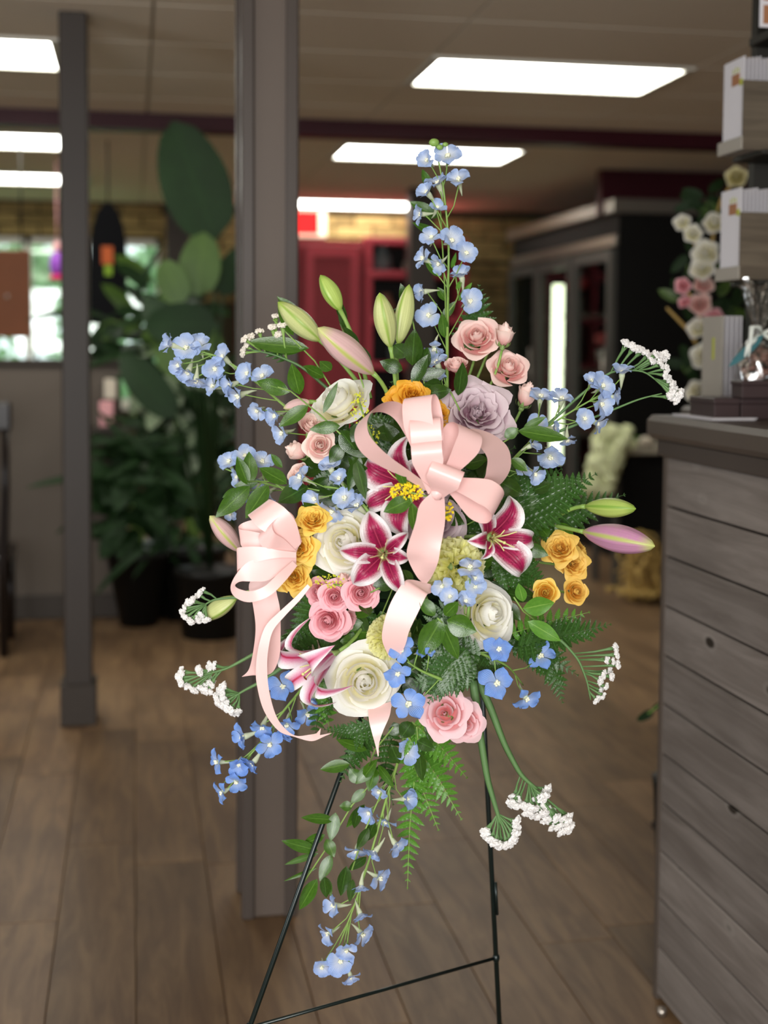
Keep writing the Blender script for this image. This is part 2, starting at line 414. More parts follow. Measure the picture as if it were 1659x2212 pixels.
for i in range(int((XL-c0.x)/tw), int((XR-c0.x)/tw)):
    for j in range(int((YF-c0.y)/tl), int((YB-c0.y)/tl)+1):
        if gy(j)+tl > YB: continue
        if j in LEFT and gx(i) < XLR and gx(i)+tw > XLR-tw:
            x0, x1 = (gx(i), XLR-tw) if gx(i) < XLR-tw else (XLR, gx(i)+tw)
            if x1-x0 > .02:
                b = MB(); b.box((.004, .006, 0), (x1-x0-.004, tl-.006, .015)); part('ceiling_tile', b.mesh('ct', M['ceil'], False), ce, T(x0, gy(j), CE))
            continue
        if (i, j) in cellset:
            o = thing('ceiling_light', cellset[(i, j)], 'ceiling light', T(gx(i), gy(j), CE), 'recessed fluorescent ceiling lights')
            part('frame', fr, o); part('diffuser', df, o)
        elif gy(j) > 3.2 and -3 < gx(i) < 4: part('ceiling_tile', tile, ce, T(gx(i), gy(j), CE))
        else: tiles.append((gx(i), gy(j)))
b = MB()
for x, y in tiles: b.box((x+.006, y+.006, CE), (x+tw-.006, y+tl-.006, CE+.015))
part('ceiling_tile', b.mesh('ceiling_tiles_far', M['ceil'], False), ce, kind='stuff')

# maroon beam across the room
bm0 = at_h(660, 256, CE); YBM = bm0.y
b = MB(); b.box((XL, YBM, at_Y(660, 291, YBM).z), (XR, YBM+.14, CE+.01)); struct('trim_1', b.mesh('beam', M['maroon'], False))
b = MB(); b.box((XR-1.9, 9.4, CE-.32), (XR-.1, 9.5, CE+.005)); struct('trim_2', b.mesh('header', M['maroon'], False))

# walls
M['darkw'] = plain('dark_plum_wall', '2c2022', .8)
b = MB(); b.box((XR, YF, 0), (XR+.1, YB+.1, CE+.1)); struct('wall_right', b.mesh('wr', M['darkw'], False))
b = MB(); b.box((XL-.1, YF, 0), (XL, YB+.1, CE+.1)); struct('wall_left', b.mesh('wl', M['wallp'], False))
b = MB()                                                   # shop front behind the camera with its big opening
b.box((XL, YF-.1, 0), (XR, YF, .7)); b.box((XL, YF-.1, 2.6), (XR, YF, CE+.1)); b.box((XL, YF-.1, .7), (-2.3, YF, 2.6)); b.box((.5, YF-.1, .7), (XR, YF, 2.6))
struct('wall_front', b.mesh('wf', M['wallp'], False))
WX0, WX1 = XL+.3, at_Y(345, 600, YB).x                      # window in the back wall, left
WZ0, WZ1 = .95, at_Y(60, 512, YB).z
b = MB(); b.box((XL, YB, 0), (WX0, YB+.15, CE+.1)); b.box((WX0, YB, 0), (WX1, YB+.15, WZ0)); b.box((WX0, YB, WZ1), (WX1, YB+.15, CE+.1)); b.box((WX1, YB, 0), (XR, YB+.15, CE+.1))
wb = struct('wall_back', b.mesh('wb', M['mortar'], False))
# bricks of the back wall, where they show
bh, bl = .1, .36; bkm = []
for k in range(5):
    b = MB(); b.box((0, -.028-.006*k, 0), (bl-.016, .01, bh-.014), bev=.006); bkm.append(b.mesh('brick', M['brickA'], False))
def brick_field(x0, x1, z0, z1):
    r = 0; z = z0
    while z+bh <= z1+.02:
        x = x0-(bl/2 if r % 2 else 0)
        while x < x1-.1:
            part('brick', bkm[R_.randrange(5)], wb, T(max(x, x0), YB, z)@SCV(1, 1, 1)); x += bl
        z += bh; r += 1
brick_field(WX0, WX1, WZ1+.02, CE); brick_field(WX1+.02, at_Y(520, 600, YB).x, 1.9, CE)
brick_field(at_Y(640, 600, YB).x, at_Y(1110, 600, YB).x, 2.32, CE)
brick_field(at_Y(990, 600, YB).x, at_Y(1110, 600, YB).x, 1.0, 2.3)
# window frame, panes
wn = MB(); n = 4; ww = (WX1-WX0)/n
for i in range(n+1): wn.box((WX0+i*ww-.03, YB+.02, WZ0), (WX0+i*ww+.03, YB+.1, WZ1))
wn.box((WX0, YB+.02, WZ0), (WX1, YB+.1, WZ0+.06)); wn.box((WX0, YB+.02, WZ1-.06), (WX1, YB+.1, WZ1)); wn.box((WX0, YB-.06, WZ0-.03), (WX1, YB+.05, WZ0))
w1 = struct('window_1', wn.mesh('window', M['whitep'], False))
b = MB(); b.box((.03, 0, .06), (ww-.03, .008, WZ1-WZ0-.06)); pn = b.mesh('pane', M['glass'], False)
for i in range(n): part('pane', pn, w1, T(WX0+i*ww, YB+.06, WZ0))
# low taupe partition under the beam, left
lw = at_h(70, 1338, 0); YH = lw.y; hz = at_Y(70, 790, YH).z; xe = at_Y(262, 1000, YH).x
b = MB(); b.box((XL, YH, 0), (xe, YH+.14, hz)); struct('wall_low', b.mesh('wlow', M['wallp'], False))
b = MB(); b.box((XL, YH-.03, hz), (xe+.02, YH+.17, hz+.035), bev=.01); struct('trim_3', b.mesh('cap', M['base'], False))
zz = at_Y(70, 1285, YH).z; b = MB(); b.box((XL, YH-.02, 0), (xe, YH, zz), bev=.006); struct('baseboard_low', b.mesh('bb', M['base'], False))
# outside ground and greenery
M['grass'] = plain('outdoor_lawn', '7ca068', .9, .2, 3)
b = MB(); b.box((-16, YB+.3, -.2), (10, YB+16, -.05)); struct('ground_outside', b.mesh('gr', M['grass'], False))
M['hedge'] = plain('sunlit_foliage', 'a4c498', .7, .3, 4, transl=.4)
lv = MB(); rr = random.Random(3)
lab = ['bright leafy bush outside the window, left', 'bright leafy bush outside the window behind the hanging brown board', 'bright leafy bush outside the window beside the thin post', 'bright leafy bush outside the window behind the potted plants']
for k in range(4):
    lv = MB(); cx = WX0+.1+k*(WX1-WX0)/3.05; cy = YB+2.2+k*1.9
    for q in range(1000):
        a, e, r = rr.random()*6.28, rr.random()*PI-PI/2, .6+rr.random()*.45
        p = Vector((cx+math.cos(a)*math.cos(e)*r*1.05, cy+math.sin(a)*math.cos(e)*r*.8, 1.45+math.sin(e)*r*1.45))
        d = Vector((rr.uniform(-1, 1), rr.uniform(-1, 1), rr.uniform(-1, 1))).normalized()*.14; s_ = d.orthogonal().normalized()*.07
        lv.add([p-d, p+s_, p+d, p-s_], [(0, 1, 2, 3)])
    o = thing('garden_bush', lab[k], 'bush', (cx, cy, -.05), 'bushes outside the back window')
    m_ = lv.mesh('foliage', M['hedge'], False); part('foliage', m_, o, T(-cx, -cy, .05), kind='stuff')
    tb = MB(); tb.tube([(0, 0, 0), (.03, 0, .8), (0, .02, 1.6)], [.06, .05, .02]); part('trunk', tb.mesh('trunk', M['base']), o)

# ------------------------------------------------------------------ posts
def post(name, label, pxl, pxr, pyb, plinth, depth, trims, pm_='postk'):
    a = at_h(pxl, pyb, 0); c = at_Y(pxr, pyb, a.y); w = c.x-a.x
    o = thing(name, label, 'post', (a.x, a.y, 0), 'painted square posts')
    b = MB(); b.box((0, 0, 0), (w, depth, CE), bev=.006); part('shaft', b.mesh('shaft', M[pm_], False), o)
    if trims:
        for x0, x1, y0, y1 in ((-.012, .022, -.012, .022), (w-.022, w+.012, -.012, .022), (-.012, .022, depth-.022, depth+.012), (w-.022, w+.012, depth-.022, depth+.012)):
            b = MB(); b.box((x0, y0, 0), (x1, y1, CE), bev=.005); part('corner_trim', b.mesh('corner_trim', M['postd'], False), o)
    if plinth:
        b = MB(); b.box((-.016, -.016, 0), (w+.016, depth+.016, plinth), bev=.004); part('plinth', b.mesh('plinth', M['base'], False), o)
    return a, w
PA, PWD = post('support_post', 'thick grey-brown painted post standing behind the flower spray', 532, 632, 1985, 0, .19, True, 'postp')
hpl = .0
_a = at_h(137, 1577, 0); hpl = at_Y(137, 1487, _a.y).z
post('support_post', 'thinner dark post with a plinth at left', 140, 200, 1568, hpl, .14, False)
fa = at_h(905, 1190, 0)
post('support_post', 'far dark post behind the delphinium spire', 882, 935, 1150, 0, .16, False)
post('support_post', 'far post half hidden by the giant paddle leaf', 362, 412, 1120, 0, .16, False)

# ------------------------------------------------------------------ front counter with shiplap
M['shiplap'] = wood('weathered_grey_shiplap', '68605a', '807872', True, sc=(9, .7, 9), rough=.6)
M['ctop'] = plain('grey_brown_counter_paint', '544b44', .36, .05, 5)
cc = at_h(1415, 2152, 0); XC = cc.x; YC = cc.y
ztop = at_Y(1412, 897, YC).z; zpl = at_Y(1440, 985, YC).z
co = thing('shop_counter', 'tall grey-brown counter clad in weathered horizontal boards at right', 'counter', (XC, YC, 0))
b = MB(); b.box((.025, -3.6, 0), (.75, -.012, zpl)); part('body', b.mesh('body', M['base'], False), co)
nr = 11; ph = (zpl-.01)/nr
for k in range(nr):
    z0 = .01+k*ph; yv = -.0; off = (k*37 % 11)*.13
    ys = [0, -1.3-off*.5, -2.4-off*.4, -3.6]
    for q in range(3):
        b = MB(); b.box((-.0, ys[q+1]+.002, z0+.003), (.022+.003*(k % 2), ys[q]-.002, z0+ph-.002), bev=.002)
        me = b.mesh('board', M['shiplap'], False); part('board', me, co)
b = MB(); b.box((-.004, -.014, .0), (.3, .004, zpl)); part('end_panel', b.mesh('endp', M['ctop'], False), co, label='plain painted far end')
b = MB(); b.box((-.015, -3.62, zpl), (.78, .015, zpl+(ztop-zpl)*.42), bev=.004); part('apron', b.mesh('apron', M['postd'], False), co)
b = MB(); b.box((-.035, -3.65, zpl+(ztop-zpl)*.42), (.8, .04, ztop), bev=.012); b.box((.24, .042, ztop-.05), (.8, .5, ztop), bev=.01); part('worktop', b.mesh('worktop', M['ctop'], False), co)
b = MB(); b.box((.3, .006, 0), (.75, .46, ztop-.05)); part('return_cabinet', b.mesh('retc', M['base'], False), co)
b = MB(); b.tube([(0, -.06, .0), (0, -.06, .018)], .011, 10); solo('chrome_foot', b.mesh('chrome_foot', M['chrome']), 'small shiny metal floor stud by the counter corner', 'floor stud', T(XC-.02, YC-.03, 0))
# ------------------------------------------------------------------ background furniture and stock
# red cupboard and hutch on the back wall
yr = YB-.6; xa, xb, xc = at_Y(640, 600, yr).x, at_Y(790, 600, yr).x, at_Y(1010, 600, yr).x
zt = at_Y(720, 517, yr).z
o = thing('red_cupboard', 'tall red cupboard beside the thick post under the exit sign', 'cupboard', (xa, yr, 0))
b = MB(); b.box((-.5, .02, 0), (xb-xa-.02, .44, zt)); part('body', b.mesh('cbody', M['redd'], False), o)
for k in range(2):
    x0 = -.48+k*((xb-xa+.46)/2); x1 = x0+(xb-xa+.46)/2-.02
    b = MB(); b.box((x0, -.005, .08), (x1, .02, zt-.05), bev=.004); d = part('door', b.mesh('door', M['redd'], False), o)
    b = MB()
    for q in ((x0+.03, .14, x1-.03, .2), (x0+.03, zt-.15, x1-.03, zt-.09), (x0+.03, .2, x0+.09, zt-.15), (x1-.09, .2, x1-.03, zt-.15)): b.box((q[0], -.014, q[1]), (q[2], -.004, q[3]))
    part('door_moulding', b.mesh('mould', M['redp'], False), d)
o = thing('red_bookcase', 'red open shelf unit right of the red cupboard', 'shelf unit', (xb, yr, 0))
ws = xc-xb; b = MB(); b.box((.06, .4, 0), (ws-.06, .43, zt)); part('back_panel', b.mesh('bp', M['black'], False), o)
for x in (0, ws-.06, ws*.5-.03):
    b = MB(); b.box((x, 0, 0), (x+.06, .43, zt+.02), bev=.004); part('upright', b.mesh('upr', M['redp'], False), o)
shz = [at_Y(840, y, yr).z for y in (520, 592, 690, 790)]
for z in shz+[.3, .75]:
    b = MB(); b.box((.0, -.002, z-.03), (ws, .42, z+.03), bev=.004); part('shelf', b.mesh('shf', M['redp'], False), o)
M['vase'] = plain('grey_glass_vase', '6c7878', .2); M['terra'] = plain('terracotta_vase', 'a0705c', .5); M['cream'] = plain('cream_ceramic', 'c8bcaa', .4)
vs = [('grey vase on the top shelf of the red unit', .14, 1, 'vase', .09, .24), ('round cream jar on the top shelf of the red unit', .42, 1, 'cream', .07, .14),
      ('brown vase on the middle shelf of the red unit', .18, 2, 'terra', .08, .2), ('pale jar on the middle shelf of the red unit', .5, 2, 'cream', .07, .16),
      ('dark grey vase on the lower shelf of the red unit', .3, 3, 'vase', .09, .22)]
for lab_, fx, s_, mm, r, h in vs:
    b = MB(); pr = [(.75, 0), (1, .25), (.95, .55), (.5, .8), (.6, 1)]; 
    b.tube([(0, 0, z*h) for _, z in pr], [r*k for k, _ in pr], 12)
    solo('vase', b.mesh('vase', M[mm]), lab_, 'vase', T(xb+ws*fx+.05, yr+.18, shz[s_]+.031), 'vases on the red shelves')
# exit sign
M['exit'] = emit('red_exit_face', 'ff2a2a', 1.1)
sz = at_Y(680, 513, YB-.1).z; sx0, sx1 = at_Y(600, 480, YB-.1).x, at_Y(705, 480, YB-.1).x; sh = at_Y(680, 452, YB-.1).z-sz
o = thing('exit_sign', 'lit red sign with a pale frame high on the brick wall', 'sign', (sx0, YB-.1, sz))
b = MB(); b.box((0, 0, 0), (sx1-sx0, .09, sh), bev=.008); part('housing', b.mesh('eh', M['cream'], False), o)
b = MB(); b.box((.05, -.006, .03), (sx1-sx0-.07, .0, sh-.02)); part('lit_face', b.mesh('ef', M['exit'], False), o)
# flower cooler
P1 = at(1338, 438, 9.6); XK, YK = P1.x, P1.y; zk = P1.z; YK2 = at_X(1105, 505, XK).y; YK2 = min(YK2, YB-.7); dk = 1.0
M['steel'] = plain('cooler_steel_trim', '8c857c', .3, .05, Metallic=.6); M['cooldark'] = plain('cooler_dark_panel', '0c0b0a', .6)
M['tube'] = emit('cooler_tube', 'f8ffd8', 1.6); M['frame'] = plain('cooler_grey_frame', '4c4a46', .4); M['coolin'] = plain('cooler_interior', '2c2a26', .7)
o = thing('flower_cooler', 'tall dark display cooler with glass doors and a lit tube at right', 'cooler', (XK, YK, 0))
L_ = YK2-YK; b = MB()
b.box((0, 0, .0), (dk, .05, zk-.02)); b.box((0, L_-.05, 0), (dk, L_, zk-.02)); b.box((dk-.05, .05, 0), (dk, L_-.05, zk-.02)); b.box((0, .05, 0), (dk-.05, L_-.05, .3)); b.box((.0, .05, zk-.3), (dk-.05, L_-.05, zk-.02))
part('cabinet', b.mesh('cab', M['cooldark'], False), o)
b = MB(); b.box((-.06, -.02, zk-.07), (dk, L_+.02, zk+.03), bev=.01); part('top_rail', b.mesh('rail', M['steel'], False), o, label='shiny steel rail along the top')
b = MB(); b.box((-.03, 0, zk-.3), (-.001, L_, zk-.22), bev=.006); part('lower_rail', b.mesh('rail2', M['steel'], False), o)
nd = 3; dw = L_/nd
for k in range(nd):
    y0 = k*dw+.02; y1 = y0+dw-.04
    b = MB()
    for q in ((y0, y1, .3, .38), (y0, y1, zk-.4, zk-.32), (y0, y0+.08, .38, zk-.4), (y1-.08, y1, .38, zk-.4)): b.box((-.05, q[0], q[2]), (-.005, q[1], q[3]))
    d = part('door', b.mesh('cdoor', M['frame'], False), o)
    b = MB(); b.box((-.03, y0+.08, .38), (-.024, y1-.08, zk-.4)); part('pane', b.mesh('cpane', M['glass'], False), d)
    b = MB(); b.tube([(-.08, y0+.04, 1.0), (-.08, y0+.04, 1.5)], .012, 8); part('handle', b.mesh('chand', M['steel']), d)
yt_ = at_X(1205, 700, XK+.1).y-YK
b = MB(); b.tube([(.1, yt_, .55), (.1, yt_, zk-.5)], .045, 10); part('fluorescent_tube', b.mesh('ctube', M['tube']), o, label='glowing upright tube')
for z in (.8, 1.3, 1.75):
    b = MB(); b.box((.12, .06, z), (dk-.06, L_-.06, z+.02)); part('shelf', b.mesh('cshelf', M['coolin'], False), o)
M['red'] = plain('red_petals', 'b83c40', .6)
M['orange'] = plain('orange_petals', 'd89040', .6)
for k, (yy, zz_, mm, lab_) in enumerate([(.25, 1.77, 'cream', 'cream bunch on the upper cooler shelf'), (.6, 1.77, 'red', 'red bunch on the upper cooler shelf'), (.35, 1.32, 'cream', 'pale bunch on the middle cooler shelf'),
                                   (.3, .82, 'orange', 'orange bunch on the low cooler shelf'), (L_-.7, 1.77, 'red', 'red bunch at the far end of the cooler'), (1.2, 1.32, 'red', 'dark red bunch behind the cooler tube')]):
    o = thing('flower_bunch', lab_, 'flowers', (XK+.35, YK+yy, zz_), 'bunches in the cooler')
    b = MB(); b.tube([(0, 0, 0), (0, 0, .17)], [.06, .08], 10); part('bucket', b.mesh('bk', M['frame']), o)
    b = MB(); 
    for q in range(9): a = q*2.4; b.blob((math.cos(a)*.02*q**.7, math.sin(a)*.02*q**.7, .24+.02*(q % 3)), .045, 7, 5, .3, q)
    part('bloom', b.mesh('blm', M[mm]), o, kind='stuff')
# white table behind the counter, with hydrangea and greenery
M['hyd'] = plain('cream_green_hydrangea', 'd8dcae', .7, .12, 20); M['tabw'] = plain('pale_table_edge', 'a49c8c', .5)
q0 = at(1330, 975, 8.4); q1 = at_Y(1460, 975, q0.y); tw_ = q1.x-q0.x
o = thing('console_table', 'narrow black console table with a pale edge left of the counter', 'table', (q0.x, q0.y, 0))
b = MB(); b.box((-.02, -.02, q0.z-.02), (tw_+.1, .42, q0.z+.025), bev=.006); part('tabletop', b.mesh('tt', M['tabw'], False), o)
b = MB(); b.box((.03, .05, .35), (tw_+.06, .36, q0.z-.02)); part('cabinet', b.mesh('tcab', M['cooldark'], False), o)
for x in (0, tw_+.04):
    for y in (0, .37):
        b = MB(); b.box((x, y, 0), (x+.035, y+.035, q0.z-.02)); part('leg', b.mesh('tleg', M['frame'], False), o)
def cluster(name, label, cat, pts, r, mat, loc, group=None, n=7, amp=.3, stemz=None):
    o = thing(name, label, cat, loc, group); b = MB()
    for k, p in enumerate(pts): b.blob(Vector(p)-Vector(loc), r*(.8+.4*R_.random()), n, 5, amp, k)
    part('bloom', b.mesh('bloom', mat), o, kind='stuff'); return o
pts = [Vector((q0.x+.02+.03*(k%4), q0.y+.02+.03*(k//4), q0.z+.035)) for k in range(12)]
for k in range(230):
    v = k/229; px = 1268+30*(1-v)+R_.uniform(0, 62-18*v); py = 930+v*135; 
    pts.append(at(px, py, 8.2+R_.uniform(-.05, .1)))
cluster('hydrangea_cascade', 'cream green cascading hydrangea hanging off the console table', 'flowers', pts, .04, M['hyd'], at(1300, 940, 8.2))
def leafm(L, Wd, droop=.2, n=6, fold=.12, mat=None, nm='leaf'):
    b = MB()
    def fn(u, v):
        x = (u-.5)*2; w = Wd/2*(math.sin(PI*min(1, v**.85))**.5 if 0 < v < 1 else 0)
        return (x*w, L*v-.12*droop*L*v*v, -droop*L*v*v+abs(x)*fold*w)
    b.grid(4, n, fn); return b.mesh(nm, mat)
def aim(loc, d, upv=(0, 0, 1), s=1.0):
    """local +Y along d, local +Z near upv"""
    y = Vector(d).normalized(); u_ = Vector(upv)
    x = y.cross(u_)
    if x.length < 1e-4: x = y.orthogonal()
    x.normalize(); z = x.cross(y)
    m = Matrix((x, y, z)).transposed().to_4x4(); m.translation = Vector(loc); return m@SC(s)
M['bgleaf'] = green('houseplant_leaf', '11230c', '1e3a17', .6, .06, None, .25); M['bglight'] = green('young_houseplant_leaf', '344f1c', '54702c', .45, .12)
lf1 = leafm(.3, .13, .25, mat=M['bgleaf']); lf2 = leafm(.3, .13, .2, mat=M['bglight'])
for k, (px, py, lab_) in enumerate([(1370, 925, 'low green sprig on the left of the console table'), (1415, 925, 'low green sprig on the right of the console table')]):
    p = at_h(px, py+30, q0.z+.025) if False else Vector((q0.x+.06+.1*k, q0.y+.15, q0.z+.026))
    o = thing('green_sprig', lab_, 'greenery', p, 'sprigs on the console table')
    for i in range(8):
        a = i*.8; part('leaf', lf2 if i % 2 else lf1, o, aim((0, 0, 0), (math.cos(a), math.sin(a), .8), s=.38))
for k in range(3):
    b = MB(); b.blob((0, 0, .032), (.055, .05, .032), 10, 6, .12, k); solo('white_bloom', b.mesh('wb', M['cream']), ['left', 'middle', 'right'][k]+' of three pale blooms lying on the console table', 'flower', T(q0.x+.06+.15*k, q0.y+.02, q0.z+.026), 'pale blooms on the console table')
# gold curly willow bundle
M['willow'] = plain('golden_willow', 'c8a864', .6, .2, 20)
wb0 = at_h(1385, 1300, 0); o = thing('curly_willow_bundle', 'bundle of golden curly branches on the floor left of the counter', 'branches', wb0)
for k in range(34):
    a = R_.random()*6.28; r = R_.uniform(.05, .2); h = R_.uniform(.2, .42); p = []
    if k < 22: x, y, z = math.cos(a)*r*.5, math.sin(a)*r*.4, .02; 
    else: x, y, z = math.cos(a)*r, math.sin(a)*r*.6, .02
    for q in range(11):
        t_ = q/10; ax = a+t_*3.5*(1 if k % 2 else -1)
        p.append((x+math.cos(ax)*.17*t_+.03*math.sin(q*1.9+k), y+math.sin(ax)*.13*t_+.03*math.cos(q*1.5+k), z+(h*math.sin(t_*2.6) if k < 22 else .03+.03*math.sin(q*1.3+k)**2)))
    b = MB(); b.tube(p, [.011*(1-.5*i/10) for i in range(11)], 5); part('branch', b.mesh('branch', M['willow']), o)

# potted plants at left
M['pot'] = plain('black_pot', '151412', .45)
def pot(o, r0_, r1_, h):
    b = MB(); b.tube([(0, 0, 0), (0, 0, h*.92), (0, 0, h*.92), (0, 0, h)], [r0_, r1_, r1_*1.06, r1_*1.06], 20); part('pot', b.mesh('pot', M['pot']), o)
p0 = at_h(455, 1372, 0)
o = thing('paddle_leaf_plant', 'tall houseplant with giant paddle leaves in a wide black pot behind the post', 'plant', p0)
hp = at_Y(455, 1228, p0.y).z; pot(o, .15, .18, hp)
def bigleaf(px0, py0, px1, py1, z, wpx, mat, parent, base, droop=.06, upv=None):
    a, c = at(px0, py0, z), at(px1, py1, z); L = (c-a).length; w = wpx*z/F
    me = leafm(L, w, droop, 10, .1, mat, 'leaf'); part('leaf', me, parent, aim(a-Vector(base), c-a, upv or -fw))
    b = MB(); s0 = Vector((0, 0, hp)); e = a-Vector(base); mid = s0.lerp(e, .5)+Vector((0, 0, .1)); b.tube([s0, s0.lerp(mid, .6), mid.lerp(e, .4), e], [.014, .012, .01, .006], 6); part('leaf_stem', b.mesh('ls', M['bgleaf']), parent)
bigleaf(466, 520, 372, 258, 6.6, 150, M['bgleaf'], o, p0, .02)
bigleaf(425, 640, 440, 498, 6.5, 92, M['bglight'], o, p0)
bigleaf(395, 655, 350, 560, 6.4, 70, M['bglight'], o, p0)
bigleaf(470, 700, 300, 700, 6.3, 95, M['bgleaf'], o, p0, .2)
bigleaf(420, 760, 300, 640, 6.5, 80, M['bgleaf'], o, p0, .2)
bigleaf(440, 800, 330, 760, 6.2, 80, M['bglight'], o, p0, .2)
bigleaf(450, 850, 440, 690, 6.4, 90, M['bglight'], o, p0, .1)
bigleaf(480, 640, 520, 530, 6.6, 60, M['bgleaf'], o, p0, .1)
bigleaf(380, 900, 250, 760, 6.5, 80, M['bgleaf'], o, p0, .2)
p1 = at_h(300, 1348, 0); hp1 = at_Y(300, 1215, p1.y).z
def bushy(name, label, px, py, mats, cx, cy, rx, ry, n, lsz, rr0, rr1):
    global hp
    p = at_h(px, py, 0); o = thing(name, label, 'plant', p, 'potted plants behind the posts'); pot(o, rr0, rr1, .4)
    b = MB()
    for k in range(5): b.tube([(0, 0, .38), ((k-2)*.04, 0, .7), (at(cx+(k-2)*rx*.4, cy, (p-CAM).dot(fw))-p)], [.012, .01, .006], 5)
    part('stems', b.mesh('stems', M['stem']), o)
    for k in range(n):
        a, r = R_.random()*6.28, math.sqrt(R_.random()); q = at(cx+rx*r*math.cos(a), cy+ry*r*math.sin(a), (p-CAM).dot(fw)+R_.uniform(-.2, .02))
        d = Vector((R_.uniform(-1, 1), R_.uniform(-.9, .0), R_.uniform(-.6, 1)))
        part('leaf', mats[R_.randrange(len(mats))], o, aim(q-p, d, (0, -.6, .6), s=lsz*R_.uniform(.6, 1.2)))
lp = leafm(.5, .06, .5, 8, .2, M['bgleaf']); lp2 = leafm(.5, .07, .5, 8, .2, M['bgleaf'])
M['silver'] = green('silvery_leaf', '5c6e50', 'a0ae90', .5, .2); lp3 = leafm(.35, .12, .3, 8, .2, M['silver'])
bushy('bushy_plant', 'dark bushy plant in a tall tapered black pot between the posts', 300, 1348, [lf1, lp], 310, 1080, 80, 130, 90, .75, .1, .17)
bushy('spiky_plant', 'striped leafy plant at the foot of the paddle leaf plant', 420, 1335, [lp, lp2, lp3, lf1], 400, 960, 130, 170, 140, .72, .14, .18)
bushy('leafy_plant', 'mid-green leafy plant by the window left of the thick post', 360, 1325, [lf1, lf1, lf2, lp], 340, 720, 110, 110, 60, .85, .13, .18)
# items seen between posts, left
M['navy'] = plain('black_cloth', '0c0c10', .8); M['purple'] = plain('purple_foil', '8c4cb0', .3); M['magenta'] = plain('pink_foil', 'cc2c60', .3); M['lime'] = plain('lime_print', '9cc43c', .6); M['brown'] = plain('brown_board', '7a4420', .5)
M['orangep'] = plain('orange_print', 'e0703c', .6); M['pinkp'] = plain('pink_paper', 'dca0a4', .7)
q = at(235, 700, 8.6); o = thing('black_hanging_banner', 'black round-topped banner with orange and lime patches right of the thin post', 'banner', q)
b = MB(); n = 12; k_ = 8.6/F
prof = [(x_*k_, 0) for x_ in (-40, 38)]
pts = [Vector((-40*k_, 0, 0)), Vector((38*k_, 0, 0)), Vector((40*k_, 0, 130*k_))]+[Vector((40*k_*math.cos(a)*1.0, 0, (140+120*math.sin(a))*k_)) for a in [i*PI/10 for i in range(1, 10)]]+[Vector((-40*k_, 0, 130*k_))]
m_ = len(pts); b.add([p+Vector((0, -.03, 0)) for p in pts]+[p+Vector((0, .03, 0)) for p in pts], [tuple(range(m_))]+[tuple(range(2*m_-1, m_-1, -1))]+[(i, (i+1) % m_+0, (i+1) % m_+m_, i+m_) for i in range(m_)])
part('cloth', b.mesh('cloth', M['navy'], False), o)
for (dx, dz, w_, h_, mm, nm) in ((-14, 128, 24, 38, 'orangep', 'orange_patch'), (-8, 104, 16, 22, 'lime', 'lime_patch')):
    b = MB(); b.box((dx*k_, -.04, dz*k_), ((dx+w_)*k_, -.03, (dz+h_)*k_)); part(nm, b.mesh(nm, M[mm], False), o)
b = MB(); b.tube([(0, 0, 255*k_), (0, 0, CE-q.z)], .006, 5); part('cord', b.mesh('cord', M['navy']), o)
q = at(124, 605, 9.2); k_ = 9.2/F; o = thing('foil_ornament', 'purple and pink hanging ornament in the window left of the thin post', 'ornament', q)
b = MB(); b.blob((0, 0, 34*k_), (17*k_, .05, 30*k_), 10, 8); part('purple_body', b.mesh('pb', M['purple']), o)
b = MB(); b.blob((0, 0, 5*k_), (18*k_, .052, 8*k_), 10, 6); part('pink_rim', b.mesh('pr', M['magenta']), o)
b = MB(); b.blob((0, 0, 70*k_), (9*k_, .04, 13*k_), 8, 6); b.tube([(0, 0, 80*k_), (0, 0, CE-q.z)], .004, 5); part('pink_cap', b.mesh('pc', M['pinkp']), o)
q = at(-40, 728, 8.4); k_ = 8.4/F; o = thing('hanging_board', 'brown rectangular board hanging in the window at the left edge', 'board', q)
b = MB(); b.box((0, 0, 0), (104*k_, .04, 188*k_), bev=.004); part('panel', b.mesh('hb', M['brown'], False), o)
b = MB(); b.blob((55*k_, -.01, 88*k_), .012, 8, 6); part('knob', b.mesh('kn', M['chrome']), o)
b = MB(); b.tube([(20*k_, .02, 188*k_), (20*k_, .02, CE-q.z)], .005, 5); b.tube([(85*k_, .02, 188*k_), (85*k_, .02, CE-q.z)], .005, 5); part('chain', b.mesh('ch', M['black']), o)
for k, (px0, px1, py0, py1, mm, lab_) in enumerate([(216, 246, 918, 862, 'pinkp', 'lower pale pink box between the thin post and the plants'), (226, 252, 860, 815, 'cream', 'upper cream box between the thin post and the plants')]):
    yy = YH+.02; a, c = at_Y(px0, py0, yy), at_Y(px1, py1, yy)
    if k == 0: zb = a.z
    b = MB(); b.box((0, 0, 0), (c.x-a.x, .14, c.z-a.z-.005), bev=.006); me = b.mesh('box', M[mm], False)
    o_ = solo('gift_box', me, lab_, 'box', T(a.x, yy-.18, a.z), 'pastel boxes by the thin post')
    if k == 0: zs = a.z; xs = a.x
b = MB(); b.box((xs-.1, YH-.19, zs-.03), (xs+.16, YH-.001, zs-.001), bev=.004); solo('wall_shelf', b.mesh('wsf', M['base'], False), 'small dark ledge on the low wall carrying the pastel boxes', 'shelf')
